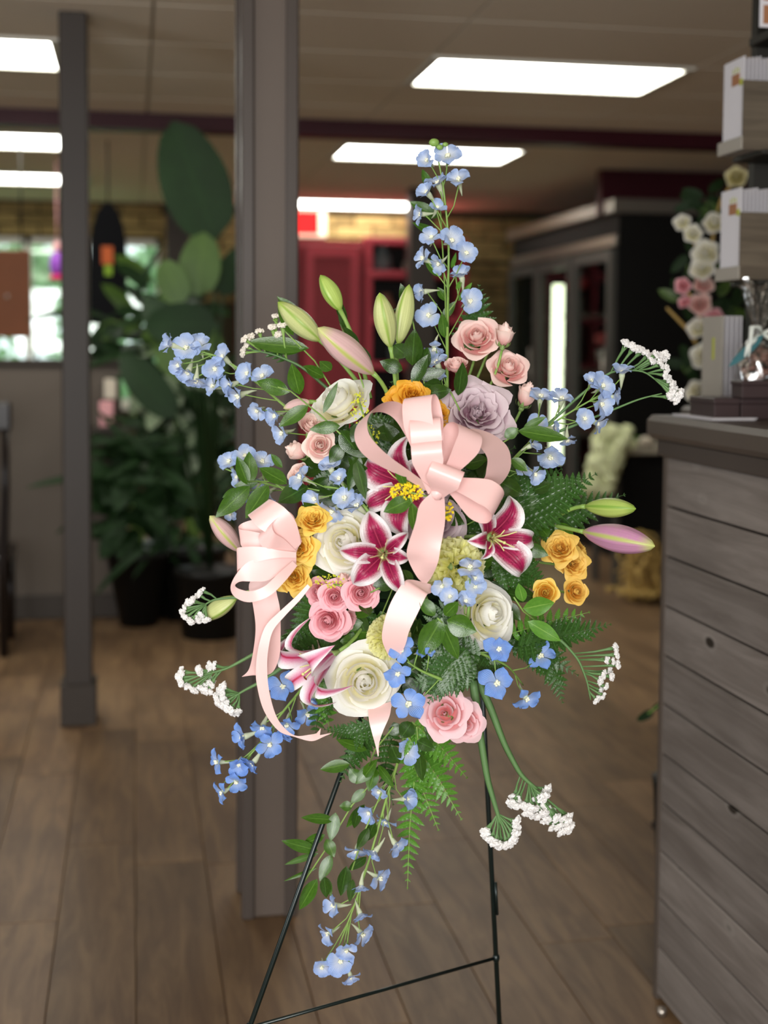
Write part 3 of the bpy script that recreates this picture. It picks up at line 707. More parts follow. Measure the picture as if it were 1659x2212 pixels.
# chair at the left edge
M['chairw'] = plain('dark_chair_wood', '1e1714', .28); 
q = at_h(18, 1418, 0); zc = at_Y(10, 872, q.y).z
o = thing('dining_chair', 'dark high-backed wooden chair cut by the left edge', 'chair', (q.x-.42, q.y, 0))
for x in (0, .4):
    b = MB(); b.tube([(x, .0, 0), (x, .0, .45), (x+.015, -.01, .8), (x+.02, -.02, zc)], [.022, .024, .022, .02], 8); part('back_leg', b.mesh('bleg', M['chairw']), o)
    b = MB(); b.tube([(x, .42, 0), (x, .42, .44)], [.018, .022], 8); part('front_leg', b.mesh('fleg', M['chairw']), o)
b = MB(); b.box((-.03, -.01, .44), (.43, .45, .49), bev=.012); part('seat', b.mesh('seat', M['chairw'], False), o)
b = MB(); b.box((-.01, -.04, zc-.13), (.45, .0, zc+.01), bev=.012); part('top_rail', b.mesh('trail', M['chairw'], False), o)
for k in range(4):
    b = MB(); b.box((.07+k*.075, -.02, .52), (.1+k*.075, -.005, zc-.12), bev=.003); part('slat', b.mesh('slat', M['chairw'], False), o)

# ------------------------------------------------------------------ things on the counter
zc = ztop+.0005; kz = 3.0/F
M['card'] = plain('white_card', 'cfccd0', .6, .03); M['cardbox'] = wood('taupe_card_holder', '544a3e', '6c6152', rough=.6, sc=(1, 14, 14)); M['choc'] = plain('dark_brown_box', '3c3030', .4, .05); M['rackd'] = plain('dark_rack_metal', '2c2a26', .5)
M['cardpic'] = plain('brown_card_motif', '9c6c4c', .6); M['cardgr'] = plain('green_card_motif', 'a8ac44', .6)
M['cardside'] = plain('grey_card_face', '9c968c', .6, .03)
def cat_(px, py, Y): return at_Y(px, py, Y)
YR_ = at_h(1640, 893, ztop).y
rb = at_Y(1606, 880, YR_+.02)
o = thing('card_rack', 'dark upright card rack rising from the counter at the right edge', 'rack', (rb.x+.05, YR_+.1, ztop))
XRK = rb.x+.05
ztr = at_Y(1620, 90, YR_).z
b = MB(); b.box((0, 0, 0), (.3, .03, 1.02)); part('back_panel', b.mesh('rbk', M['rackd'], False), o)
HOLD = [(120, 180, 328), (402, 462, 605), (680, 700, 878)]
for k, (pt, pb, pbot) in enumerate(HOLD):
    z0 = at_Y(1605, pbot, YR_).z-ztop
    if k < 2:
        b = MB(); b.box((-.055, -.16, z0-.012), (.26, .0, z0-.001), bev=.002); part('shelf', b.mesh('rsh', M['rackd'], False), o)
b = MB(); zt_ = at_Y(1610, 60, YR_).z-ztop; b.box((-.02, -.12, zt_-.02), (.26, .0, zt_), bev=.002); part('shelf', b.mesh('rsh2', M['rackd'], False), o)
def holder(k, pt, pb, pbot, lab1, lab2, glab):
    z0 = at_Y(1605, pbot, YR_).z if k < 2 else ztop+.001; zb_ = at_Y(1605, pb, YR_).z; zt = at_Y(1605, pt+6, YR_).z
    x0 = at_Y(1604, 300, YR_-.04).x; y0 = YR_-.04
    o = thing('card_holder', lab1, 'card holder', (x0, y0, z0), 'card holders on the rack')
    b = MB(); b.box((0, 0, 0), (.26, .004, zb_-z0)); part('front_panel', b.mesh('hfp', M['cardbox'], False), o)
    b = MB(); b.box((-.003, .0, 0), (.0, .128, .03)); b.box((.256, .004, 0), (.26, .128, zb_-z0)); b.box((.004, .004, 0), (.256, .128, .004)); part('side_panel', b.mesh('hsp', M['cardside'], False), o)
    n = 9; b = MB(); b.box((0, .01, .005), (.0016, .12, zt-z0)); cm = b.mesh('card', M['card'], False)
    for i in range(n):
        c = thing('greeting_card', glab[0] if i == 0 else glab[1], 'card', (x0+.006+i*.0095, y0, z0), 'white cards in the rack')
        part('sheet', cm, c, T(0, 0, 0)@RX(0)@SCV(1, 1, 1-.006*((i*7) % 4)))
        if i == 0:
            b = MB(); b.box((-.0012, .035, (zt-z0)*.72), (.0, .075, (zt-z0)*.84)); part('printed_bag', b.mesh('pbg', M['cardpic'], False), c)
            b = MB()
            for q in range(3): b.box((-.0012, .038+q*.014, (zt-z0)*(.85)), (0, .041+q*.014, (zt-z0)*(.9+.015*(q % 2))))
            b.box((-.0012, .018, (zt-z0)*.7), (0, .034, (zt-z0)*.77)); part('printed_leaves', b.mesh('plv', M['cardgr'], False), c)
holder(0, 120, 180, 328, 'wood-grained card holder at the top of the rack', 0, ('front card of the top pack printed with a small brown bag', 'white card edges standing in the topmost holder'))
holder(1, 402, 462, 605, 'wood-grained card holder halfway up the rack', 0, ('front card of the middle pack printed with a small brown bag', 'white card edges standing in the middle holder'))
x0 = at_Y(1560, 880, YR_).x; zt = at_Y(1560, 682, YR_).z
for i in range(5):
    c = thing('greeting_card', 'tall pale card standing on the counter behind the sweets' if i == 0 else 'pale card packed behind the tall card on the counter', 'card', (x0+i*.012, YR_+.01, ztop), 'pale cards behind the sweets')
    b = MB(); b.box((0, 0, 0), (.0016 if i else .004, .11, zt-ztop)); part('sheet', b.mesh('sh', M['cardside'] if i == 0 else M['card'], False), c)
    if i == 0: b = MB(); b.box((-.0012, .04, (zt-ztop)*.55), (0, .052, (zt-ztop)*.78)); part('printed_leaves', b.mesh('plf', M['cardgr'], False), c)
x0 = at_Y(1637, 60, YR_).x; z0 = ztop+zt_
c = thing('photo_card', 'small picture card on the top shelf of the rack at the upper right corner', 'card', (x0, YR_-.01, z0+.001))
b = MB(); b.box((0, 0, 0), (.1, .004, .12)); part('sheet', b.mesh('sh3', M['card'], False), c)
b = MB(); b.box((.008, -.001, .008), (.04, 0, .05)); b.box((.008, -.001, .06), (.03, 0, .1)); part('printed_picture', b.mesh('pp', M['cardpic'], False), c)
# chocolate boxes
YB1 = at_h(1545, 903, ztop).y
def cbox(px0, px1, py0, py1, Y, z, lab_, w=None, dp_=.13):
    a, c = at_Y(px0, py0, Y), at_Y(px1, py1, Y); h = c.z-a.z
    o = thing('sweet_box', lab_, 'box', (a.x, Y, z), 'dark brown sweet boxes on the counter')
    wd_ = w or c.x-a.x; b = MB(); b.box((0, 0, 0), (wd_, dp_, h*.72), bev=.002); part('base', b.mesh('cbb', M['choc'], False), o)
    b = MB(); b.box((-.0015, -.0015, h*.72), (wd_+.0015, dp_+.0015, h), bev=.002); part('lid', b.mesh('cbl', M['choc'], False), o); return a.x, z+h
YB1 = at_h(1600, 907, ztop).y
x_, zt1 = cbox(1543, 1599, 907, 860, YB1, ztop+.0005, 'small dark brown box at the left of the stack', None)
x_, zt2 = cbox(1601, 1700, 907, 860, YB1, ztop+.0005, 'long dark brown box under the stack, cut by the right edge')
x_, zt3 = cbox(1603, 1700, 860, 822, YB1-.03, zt2+.0005, 'dark brown box on top of the stack', None, .055)
# bag of sweets with cellophane top
M['candy'] = plain('brown_sweets', '7c5a50', .4, .25, 60); M['cello'] = None
t = NT('cellophane'); g = t.n('ShaderNodeBsdfTransparent'); g.inputs[0].default_value = (.97, .98, .97, 1); gl = t.n('ShaderNodeBsdfGlossy'); gl.inputs['Roughness'].default_value = .12
n_ = t.noise(38, 3, dist=1.5); f_ = t.math('MULTIPLY', t.ss(n_, .5, .7), .6); f_ = t.math('ADD', f_, .12); mx = t.n('ShaderNodeMixShader'); t.l(f_, mx.inputs[0]); t.l(g.outputs[0], mx.inputs[1]); t.l(gl.outputs[0], mx.inputs[2]); t.l(mx.outputs[0], t.out.inputs[0]); M['cello'] = t.m
M['teal'] = plain('teal_leaf_tag', '3c6a70', .5); M['foil'] = plain('silver_ribbon', 'd4d8d0', .25, .1, 30)
YS = YB1+.07; q = at_Y(1637, 860, YS)
o = thing('sweet_bag', 'cellophane bag of brown sweets tied with a silver ribbon and a teal tag', 'bag', (q.x, YS+.004, zt2+.001))
zn = at_Y(1640, 722, YS).z-zt2; zT = at_Y(1640, 612, YS).z-zt2
b = MB()
pr = [(.0, .045), (.03, .052), (.07, .05), (.1, .042), (zn-.01, .02), (zn, .008), (zn+.015, .013), ((zn+zT)/2, .024), (zT-.01, .035), (zT, .04)]
def fn(u, v):
    i = min(len(pr)-2, int(v*(len(pr)-1))); f = v*(len(pr)-1)-i; z = pr[i][0]*(1-f)+pr[i+1][0]*f; r = pr[i][1]*(1-f)+pr[i+1][1]*f
    a = u*2*PI; r *= 1+.22*math.sin(a*9+z*40)*(v > .45)+.06*math.sin(a*5+z*60); return (r*math.cos(a), r*math.sin(a)*.85, z+(.012*math.sin(a*4) if v > .97 else 0))
b.grid(48, 26, fn); part('cellophane', b.mesh('cel', M['cello']), o)
b = MB()
for k in range(60):
    a, r, z = R_.random()*6.28, .036*math.sqrt(R_.random()), R_.uniform(.012, .1); b.blob((r*math.cos(a), r*math.sin(a)*.8, z), (.011, .009, .008), 6, 4, .15, k)
part('sweets', b.mesh('swe', M['candy']), o, kind='stuff')
b = MB()
for a in (-.6, .5, 2.4, 3.6): b.tube([(0, -.015, zn), (.02*math.cos(a), -.03, zn+.02*math.sin(a)), (.045*math.cos(a), -.035, zn+.035*math.sin(a)-.01), (.055*math.cos(a), -.04, zn-.05)], [.004, .006, .006, .002], 5)
part('ribbon', b.mesh('rib', M['foil']), o)
lt = leafm(.105, .02, .1, 6, .05, M['teal']); part('tag', lt, o, aim((-.005, -.035, zn-.002), at_Y(1566, 792, YS)-Vector((q.x, YS+.004, zt2+.001))-Vector((0, 0, zn)), (0, -1, 0), 1.0))
# papers at the counter's far end
pa = at_h(1418, 893, ztop+.001)
for k in range(3):
    b = MB(); b.box((0, 0, 0), (.1, .2, .0012)); o_ = solo('paper_slip', b.mesh('slip', M['card'], False), ['bottom', 'middle', 'top'][k]+' white slip of the small pile at the far end of the counter', 'paper', T(XC+.0+.006*k, YC-.24+.004*k, ztop+.0008+.0016*k)@RZ(.03*k), 'white slips on the counter')
# ------------------------------------------------------------------ the flower spray
Z0 = 2.17
def dome(px, py):
    a = 1-((px-880)/330)**2-((py-1170)/480)**2
    return .15*math.sqrt(max(0, a)) if a > 0 else .0
def P(px, py, d=0.0): return at(px, py, Z0-dome(px, py)-d)
def PZ(px, py, d=0.0): return at(px, py, Z0-d)
def mpp(px, py, d=0.0): return (Z0-dome(px, py)-d)/F
def dirw(n): return (rt*n[0]+up*n[1]-fw*n[2]).normalized()
def face(loc, n, spin=0.0, s=1.0):
    """local +Z looks along n (right, up, towards the viewer)"""
    z = dirw(n); x = up.cross(z)
    if x.length < 1e-3: x = rt.copy()
    x.normalize(); y = z.cross(x)
    m = Matrix((x, y, z)).transposed().to_4x4(); m.translation = loc; return m@RZ(spin)@SC(s)
CORE = at(880, 1180, Z0+.0)

# ---- roses
def rpetal(R, W_, zb, zt, curl, mat, seed=0, wav=.03, nu=10, nv=8, open_=2.6):
    b = MB()
    def fn(u, v):
        x = u*2-1; vv = min(1.0, v*(1-(.2*abs(x)**1.35 if curl > .8 else .17*abs(x)**2.4)+.02*math.sin(x*5+seed)))
        g = min(1, (vv/.42))**.6 if vv > 0 else .0
        k = 1-(1-vv)**open_; rho = R*(.14+.86*k**.85)*(1+.11*x)
        c = max(0, vv-.68)/.32
        rho += curl*c*c*R*(.33 if curl > 0 else .75); z = zb+(zt-zb)*vv**1.15-max(0, curl)*c*c*.2*R*(1+.3*x*x)
        ph = x*W_*g+seed*.2
        n_ = noise.noise(Vector((x*1.7+seed*3.1, vv*2.2, seed)))*wav*(.3+vv)
        rho += n_*1.4; z += n_+.02*math.sin(x*7+seed)*c
        return (rho*math.cos(ph), rho*math.sin(ph), z)
    b.grid(nu, nv, fn); return b.mesh('petal', mat)
RV = {}
def rose_kit(kind, mat):
    """petal meshes of a rose: list of (mesh, angle, zshift)"""
    if mat == 'white' and kind == 'full': kind = 'classic'
    key = (kind, mat)
    if key in RV: return RV[key]
    m = M[mat]; L = {
        'full': [(.05, 2.4, 2, .3, -.8), (.13, 1.9, 2, .3, -.8), (.22, 1.5, 3, .28, -.5), (.31, 1.3, 3, .24, -.2), (.39, 1.05, 4, .18, .3), (.5, .98, 4, .12, .45), (.62, .9, 5, .05, .6), (.76, .82, 5, -.05, .8), (.93, .78, 5, -.2, 1.1)],
        'spray': [(.06, 2.4, 2, .32, -.8), (.16, 1.9, 2, .33, -.8), (.28, 1.5, 3, .3, -.4), (.4, 1.15, 4, .2, .3), (.58, 1.0, 4, .08, .6), (.86, .85, 5, -.12, 1.0)],
        'ruffle': [(.06, 1.6, 3, .14, .2), (.15, 1.2, 3, .14, .4), (.25, 1.0, 4, .12, .6), (.4, .85, 5, .1, .8), (.56, .75, 5, .04, .9), (.72, .7, 6, -.04, 1.0), (.92, .7, 6, -.16, 1.3)],
        'classic': [(.06, 2.4, 2, .36, -.8), (.15, 2.0, 2, .37, -.9), (.27, 1.6, 3, .35, -.7), (.4, 1.4, 3, .27, -.3), (.55, 1.25, 3, .14, .3), (.74, 1.12, 4, 0, .55), (.97, 1.0, 5, -.18, .95)],
        'open': [(.07, 2.2, 2, .14, -.5), (.16, 1.3, 3, .05, .2), (.34, 1.15, 3, .1, .5), (.58, 1.0, 4, .06, .9), (.9, .85, 6, -.1, 1.4)],
        'bud': [(.13, 2.0, 2, .76, -.6), (.25, 1.6, 3, .7, -.5), (.38, 1.25, 3, .58, -.1), (.48, 1.05, 4, .42, .5)],
        'cup': [(.06, 2.4, 2, .34, 0), (.13, 2.0, 2, .34, 0), (.22, 1.4, 3, .32, .1), (.36, 1.2, 3, .3, .3), (.52, 1.1, 4, .22, .45), (.68, 1.0, 5, .12, .7)]}[kind]
    out = []; wv = .09 if kind == 'ruffle' else .035; a = 0
    for q, (R, W_, n, zt, curl) in enumerate(L):
        zb = -.62 if kind != 'bud' else -.5
        var = [rpetal(R, W_, zb, zt, curl, m, q*1.3+k*.77, wv) for k in range(2)]
        for k in range(n): out.append((var[k % 2], a+2*PI*k/n, .02*R_.uniform(-1, 1), 1+R_.uniform(-.06, .06)))
        a += 1.1
    RV[key] = out; return out
def calyx_mesh():
    b = MB(); b.blob((0, 0, -.68), (.17, .17, .2), 10, 6)
    for k in range(5):
        a = 2*PI*k/5
        def fn(u, v):
            w = .12*math.sin(PI*min(1, v*.92+.06)); x = (u-.5)*2*w; r = .14+.34*math.sin(v*1.6); z = -.66+.1*v+.3*v*v
            return (r*math.cos(a)-x*math.sin(a), r*math.sin(a)+x*math.cos(a), z)
        b.grid(2, 5, fn)
    return b.mesh('calyx', M['calyx'])
CAL = calyx_mesh()
def stem_to(o, Mo, target, start=(0, 0, -.8), r=.0022, mat='stem', name='stem', sag=.0):
    a = Vector(start); inv = Mo.inverted(); e = inv@Vector(target); d = Vector((0, 0, -1)); L = (e-a).length
    m1 = a+d*L*.35; pts = []
    for i in range(7):
        t_ = i/6; pts.append(a*(1-t_)**2+m1*2*t_*(1-t_)+e*t_*t_)
    s = Mo.to_scale().x; b = MB(); b.tube(pts, r/s, 6); part(name, b.mesh('stem', M[mat]), o)
def rose(px, py, rpx, n, kind, mat, label, d=.0, group='roses of the flower spray', spin=None, cat='rose', stem=True, sx=1.0, loc=None, world=None, name='rose'):
    rpx *= .9 if mat in ('white', 'mauve') else .96; p = loc if loc is not None else P(px, py, d); s = rpx*(mpp(px, py, d) if loc is None else (p-CAM).dot(fw)/F)
    Mo = face(p, n, R_.random()*6 if spin is None else spin, s)
    if kind == 'bud': Mo = Mo@T(0, 0, -.2)@SC(1.7)
    o = thing(name, label, cat, Mo, group)
    for me, a, dz, sc in rose_kit(kind, mat): part('petal', me, o, T(0, 0, dz)@RZ(a)@SC(sc)@RX(R_.uniform(-.03, .03)))
    part('calyx', CAL, o, SCV(.9, .9, .95))
    if stem: stem_to(o, Mo, p.lerp(CORE, .55)-dirw((0, 0, 1))*.04)
    return o
g1 = 'large cream roses of the spray'
rose(722, 862, 76, (-.45, .62, .55), 'full', 'white', 'large cream rose tipped up and seen from the side below the pink-striped lily bud', .0, g1)
rose(742, 1170, 73, (-.25, .12, 1), 'full', 'white', 'large cream rose facing forward right of the yellow roses and left of the lily', .03, g1)
rose(788, 1474, 78, (.05, .02, 1), 'full', 'white', 'lowest and largest cream rose, above the ribbon tail, fully facing the viewer', .03, g1)
rose(1062, 1325, 70, (.5, .15, .8), 'full', 'white', 'cream rose at right below the carnation, turned to the right', .02, g1)
g2 = 'mauve roses of the spray'
rose(1034, 886, 80, (.12, .32, .95), 'ruffle', 'mauve', 'large dusty mauve rose above the bow on its right', .02, g2)
rose(945, 1128, 66, (.1, .1, 1), 'full', 'mauve', 'pale mauve rose mostly hidden behind the hanging ribbon tail', -.02, g2)
g3 = 'peach spray roses at upper right'
rose(1028, 723, 50, (-.1, .45, .9), 'spray', 'peach', 'open peach pink rose at the top of the upper right cluster', .02, g3)
rose(1073, 712, 34, (.2, .6, .5), 'spray', 'peach', 'peach rose tucked behind the upright bud of the upper right cluster', .0, g3)
rose(1090, 722, 24, (.15, 1, .25), 'bud', 'blush', 'upright peach bud at the top right of the cluster', .03, g3)
rose(985, 785, 33, (-.1, .85, .5), 'cup', 'peach', 'half open peach rose left of the cluster beside the blue spire', .02, g3)
rose(1100, 789, 46, (.1, .5, .85), 'spray', 'peach', 'open peach pink rose just above and right of the mauve rose', .02, g3)
rose(1138, 852, 26, (.35, .95, .2), 'bud', 'blush', 'blush bud right of the mauve rose next to the blue florets', .0, g3)
g4 = 'pale blush spray roses at left'
rose(672, 915, 36, (.3, .6, .7), 'cup', 'blush', 'half open blush rose under the upper cream rose', .01, g4)
rose(691, 960, 35, (.05, .15, 1), 'spray', 'blush', 'round blush rose, the most forward of the left blush cluster', .04, g4)
rose(640, 974, 24, (-.95, .35, .35), 'bud', 'blush', 'blush bud pointing left beside the round blush rose', .03, g4)
rose(642, 1020, 31, (-.5, .5, .6), 'cup', 'blush', 'lowest blush rose of the left cluster above the blue florets', .01, g4)
rose(640, 1062, 26, (-.5, -.3, .6), 'spray', 'blush', 'faded blush rose in the shade under the left cluster', -.03, g4)
g5 = 'pink spray roses at lower left'
rose(684, 1279, 30, (-.4, .1, .9), 'full', 'pink', 'leftmost of the small pink roses under the yellow ones', .03, g5, 2.0)
rose(723, 1289, 33, (.05, 0, 1), 'full', 'pink', 'small pink rose in the middle of the top row of the pink cluster', .045, g5)
rose(780, 1280, 38, (.05, .1, 1), 'full', 'pink', 'pink rose at the right end of the pink cluster under the lily', .05, g5)
rose(707, 1343, 42, (-.15, -.1, 1), 'full', 'pink', 'lowest and largest pink rose of the pink cluster', .05, g5)
rose(752, 1350, 30, (.5, -.35, .5), 'spray', 'pink', 'pink rose seen from behind with a pale green sepal', .0, g5)
rose(741, 1251, 15, (-.2, 1, .4), 'bud', 'peach', 'tiny peach bud above the pink cluster', .04, g5)
g6 = 'pale pink roses at the bottom'
rose(960, 1540, 50, (-.15, .25, .95), 'open', 'palepink', 'left one of the pale pink open roses beside the easel leg', .03, g6)
rose(1008, 1567, 40, (.15, -.1, .95), 'open', 'palepink', 'lowest pale pink open rose touching the easel leg', .04, g6)
rose(1012, 1525, 28, (.3, .6, .5), 'open', 'palepink', 'pale pink rose behind the two open ones at the bottom', -.01, g6)
g7 = 'amber roses at the top of the bow'
rose(893, 848, 34, (.15, .4, .9), 'ruffle', 'amber', 'amber rose directly above the top of the bow', .03, g7)
rose(854, 858, 30, (-.3, .5, .8), 'ruffle', 'amber', 'amber rose at the upper left edge of the bow', .02, g7)
rose(956, 893, 25, (.4, .2, .8), 'ruffle', 'amber', 'amber rose squeezed between the bow and the mauve rose', .0, g7)
g8 = 'yellow roses beside the left bow'
rose(675, 1116, 34, (.0, .6, .8), 'ruffle', 'yellow', 'topmost yellow rose of the left yellow row', .06, g8)
rose(640, 1146, 28, (-.4, .3, .8), 'ruffle', 'gold', 'yellow rose tucked behind in the left yellow row', .045, g8)
rose(645, 1183, 37, (.0, .1, 1), 'ruffle', 'yellow', 'middle yellow rose facing the viewer beside the left bow', .07, g8)
rose(633, 1246, 36, (-.1, .15, 1), 'ruffle', 'yellow', 'lowest yellow rose of the left yellow row', .06, g8)
g9 = 'golden roses at right'
rose(1208, 1180, 37, (-.2, .45, .85), 'ruffle', 'gold', 'largest golden rose under the pink lily bud at right', .03, g9)
rose(1241, 1216, 33, (.2, .2, .95), 'ruffle', 'gold', 'wrinkled golden rose in the middle of the right group', .02, g9)
rose(1262, 1190, 22, (.8, .3, .4), 'ruffle', 'gold', 'golden rose turned away at the far right of the group', -.01, g9)
rose(1179, 1280, 30, (-.1, .1, 1), 'spray', 'yellow', 'yellow rose just above the broad green leaf at right', .03, g9)
rose(1247, 1277, 30, (.3, .2, .9), 'spray', 'gold', 'lowest golden rose at the right end of the group', .02, g9)
# carnations
def carnation(px, py, rpx, n, label, d):
    p = P(px, py, d); Mo = face(p, n, 1.0, rpx*mpp(px, py, d)); o = thing('carnation', label, 'carnation', Mo, 'lime carnations')
    kit = []
    for q in range(4):
        b = MB()
        def fn(u, v):
            x = u*2-1; fr = (math.sin(x*9+q*2)*.07+math.sin(x*23+q)*.035)*v
            return (x*.4*(.25+.75*v), fr*1.6-.03*v, v*(.62-.1*x*x)+math.sin(x*27+q)*.03*(v > .9))
        b.grid(16, 4, fn); kit.append(b.mesh('petal', M['carnation']))
    for k in range(58):
        th = math.acos(1-1.15*(k+.5)/58); ph = k*2.39996; dr = Vector((math.sin(th)*math.cos(ph), math.sin(th)*math.sin(ph), math.cos(th)))
        y = dr.cross(Vector((0, 0, 1))).normalized() if th > .05 else Vector((1, 0, 0)); x = y.cross(dr); tw = R_.uniform(-.7, .7)
        m_ = Matrix((x, y, dr)).transposed().to_4x4(); m_.translation = dr*.42-Vector((0, 0, .42))
        part('petal', kit[k % 4], o, m_@RZ(PI/2+tw)@RX(R_.uniform(-.35, .35))@SC(R_.uniform(.85, 1.1)))
    b = MB(); b.tube([(0, 0, -1.0), (0, 0, -.4), (0, 0, -.3)], [.16, .2, .1], 8); part('calyx', b.mesh('ccx', M['calyx']), o)
    stem_to(o, Mo, p.lerp(CORE, .5)-dirw((0, 0, 1))*.05, (0, 0, -1))
carnation(985, 1222, 66, (.25, .25, 1), 'large lime yellow carnation right of the hanging ribbon', .03)
carnation(835, 1375, 46, (-.2, .2, 1), 'lime yellow carnation behind the lower ribbon loop above the big cream rose', .0)

# ---- lilies
def lily_petal(mat, L=1.0, Wd=.4, curve=1.0, seed=0, up_=.55):
    b = MB()
    def fn(u, v):
        x = u*2-1; w = Wd/2*(math.sin(PI*(.08+.92*v)**.85))**.7 if v < 1 else 0
        if v < .05: w = Wd*.14
        r = L*(.04+.93*v-.1*max(0, v-.7)**2*curve*4); z = L*(up_*math.sin(v*2.3)-.45*curve*max(0, v-.45)**2*2.2)
        z += abs(x)**2*w*.35-(1-abs(x))*.02+.022*math.sin(v*11+seed+x*2)*abs(x)
        return (r, x*w, z)
    b.grid(8, 12, fn); return b.mesh('petal', M[mat])
LP = [lily_petal('lily', 1, .62, 1, 0), lily_petal('lily', 1, .44, 1.2, 2)]; LQ = [lily_petal('lily2', 1, .5, 1.2, 0, .9), lily_petal('lily2', 1, .38, 1.5, 2, .9)]
b = MB()
for k in range(1):
    b.tube([(0, 0, .05), (.03, 0, .3), (.1, 0, .55), (.2, 0, .72)], [.018, .016, .013, .01], 6)
FIL = b.mesh('filament', M['stamen'])
b = MB(); b.blob((.205, 0, .725), (.02, .06, .02), 6, 5); ANT = b.mesh('anther', M['anther'])
b = MB(); b.tube([(0, 0, .0), (0, 0, .4), (-.05, .02, .8)], [.03, .017, .018], 6); b.blob((-.05, .02, .81), .035, 6, 5); PIS = b.mesh('pistil', M['stamen'])
def lily(px, py, rpx, n, spin, label, d=.0, kit=LP, only=None, anth=True, mods=None, dry=False):
    p = P(px, py, d); Mo = face(p, n, spin, rpx*mpp(px, py, d)); o = thing('stargazer_lily', label, 'lily', Mo, 'stargazer lilies of the spray')
    for k in range(6):
        if only and k not in only: continue
        md = (mods or {}).get(k, (0, 1.0, 0)); part('petal', kit[k % 2], o, RZ(k*PI/3+md[0])@RY(md[2])@SC(md[1])@T(0, 0, .0 if k % 2 else .012))
    for k in range(6):
        s_ = part('stamen', FIL, o, RZ(k*PI/3+.4)@RY(.1*(k % 3)))
        if dry: s_.data = FILD
        if anth and k == 1: part('anther', ANT, s_)
    part('pistil', PIS, o)
    b = MB(); b.tube([(0, 0, -.12), (0, 0, .0), (0, 0, .06)], [.04, .07, .09], 8); part('receptacle', b.mesh('rec', M['calyx']), o)
    stem_to(o, Mo, p.lerp(CORE, .5)-dirw((0, 0, 1))*.06, (0, 0, -.12), .003); return o
FILD = FIL.copy(); FILD.materials[0] = M['dry']
# spin: angle of petal 0 from screen right, counter-clockwise
lily(886, 1048, 118, (-.45, -.05, .9), math.radians(148), 'crimson lily hidden partly behind the bow, its petals pointing left', .02, only=None, anth=False)
lily(830, 1196, 100, (-.05, .05, 1), math.radians(110), 'spotted crimson lily in the middle of the spray, with wilted stamens', .05, mods={0: (0, 1.05, 0), 5: (-.15, .75, 0), 3: (.1, 1, 0), 1: (.1, 1.05, 0), 4: (0, .6, 0), 2: (-.1, 1, 0)}, dry=True, anth=False)
lily(1056, 1162, 108, (.35, 0, .95), math.radians(65), 'crimson and white lily at right, open towards the yellow roses', .06, mods={1: (0, .9, 0), 5: (-.1, 1, 0), 4: (.1, 1.05, 0), 2: (0, .55, 0), 3: (0, .5, 0)})
lily(722, 1412, 108, (-.75, -.35, .5), math.radians(150), 'white and pink striped lily seen from the side at lower left, trumpet opening left', .03, LQ)

# ---- lily buds
def bud_mesh(mat):
    b = MB()
    def fn(u, v):
        a = u*2*PI; prof = (math.sin(PI*(.03+.95*v)**1.05))**.72*(1-.12*v) if v < 1 else .02
        if v < .08: prof *= .55+v*5.6
        k = 1+.09*math.cos(3*a)+.035*math.cos(6*a+.4); r = .2*prof*k
        return (r*math.cos(a), v, r*math.sin(a))
    b.grid(36, 16, fn); return b.mesh('bud', M[mat])
BUD = {k: bud_mesh(k) for k in ('budgreen', 'budpale', 'budpink', 'budmag')}
def bud(base, tip, wpx, mat, label, d0=.0, d1=.0, to=None, roll_=0.0):
    a, c = P(base[0], base[1], d0), P(tip[0], tip[1], d1+dome(base[0], base[1])-dome(tip[0], tip[1])+d0)
    L = (c-a).length; w = wpx*mpp(*base, d0)/.42
    Mo = aim(a, c-a, -fw)
    o = thing('lily_bud', label, 'lily bud', Mo, 'lily buds of the spray')
    part('bud', BUD[mat], o, RY(roll_)@SCV(w, L, w)); tg = P(*to, -.05) if to else a.lerp(CORE, .6)
    b = MB(); s0 = Vector((0, .002, 0)); e = Mo.inverted()@tg; m1 = Vector((0, -abs(e.length)*.35, 0)); pts = [s0*(1-t_)**2+m1*2*t_*(1-t_)+e*t_*t_ for t_ in [i/7 for i in range(8)]]
    b.tube(pts, [.0042]+[.0033]*7, 8); part('stem', b.mesh('bst', M['stem']), o)
bud((736, 672), (692, 594), 42, 'budgreen', 'small green lily bud, the highest on the left', .0, .0, (800, 860))
bud((694, 737), (600, 652), 55, 'budpale', 'green lily bud pointing up left above the striped pink one', .0, .0, (790, 850), .5)
bud((808, 808), (686, 708), 66, 'budpink', 'large pale pink and green lily bud lying over the upper cream rose', .04, .05, (850, 900), .3)
bud((844, 752), (820, 632), 52, 'budpale', 'upright green lily bud left of the blue spire', .02, .02, (858, 870), .5)
bud((860, 745), (884, 614), 44, 'budpale', 'upright green lily bud partly covered by dark leaves, nearest the blue spire', -.01, -.01, (862, 870))
bud((1262, 1094), (1374, 1099), 46, 'budgreen', 'green lily bud pointing right at the right edge of the spray', .05, .05, (1185, 1130), .4)
bud((1258, 1148), (1415, 1180), 66, 'budmag', 'large magenta and white lily bud pointing right', .06, .07, (1185, 1132), .5)
bud((520, 1192), (453, 1114), 44, 'budpink', 'pinkish lily bud at the left edge behind the left bow', .02, .02, (600, 1180), .5)
bud((512, 1290), (434, 1340), 42, 'budpale', 'pale green lily bud at left behind the white florets', -.01, -.01, (600, 1270))
bud((672, 868), (612, 882), 28, 'budpink', 'slim blush lily bud behind the upper cream rose', -.01, -.01, (720, 900))

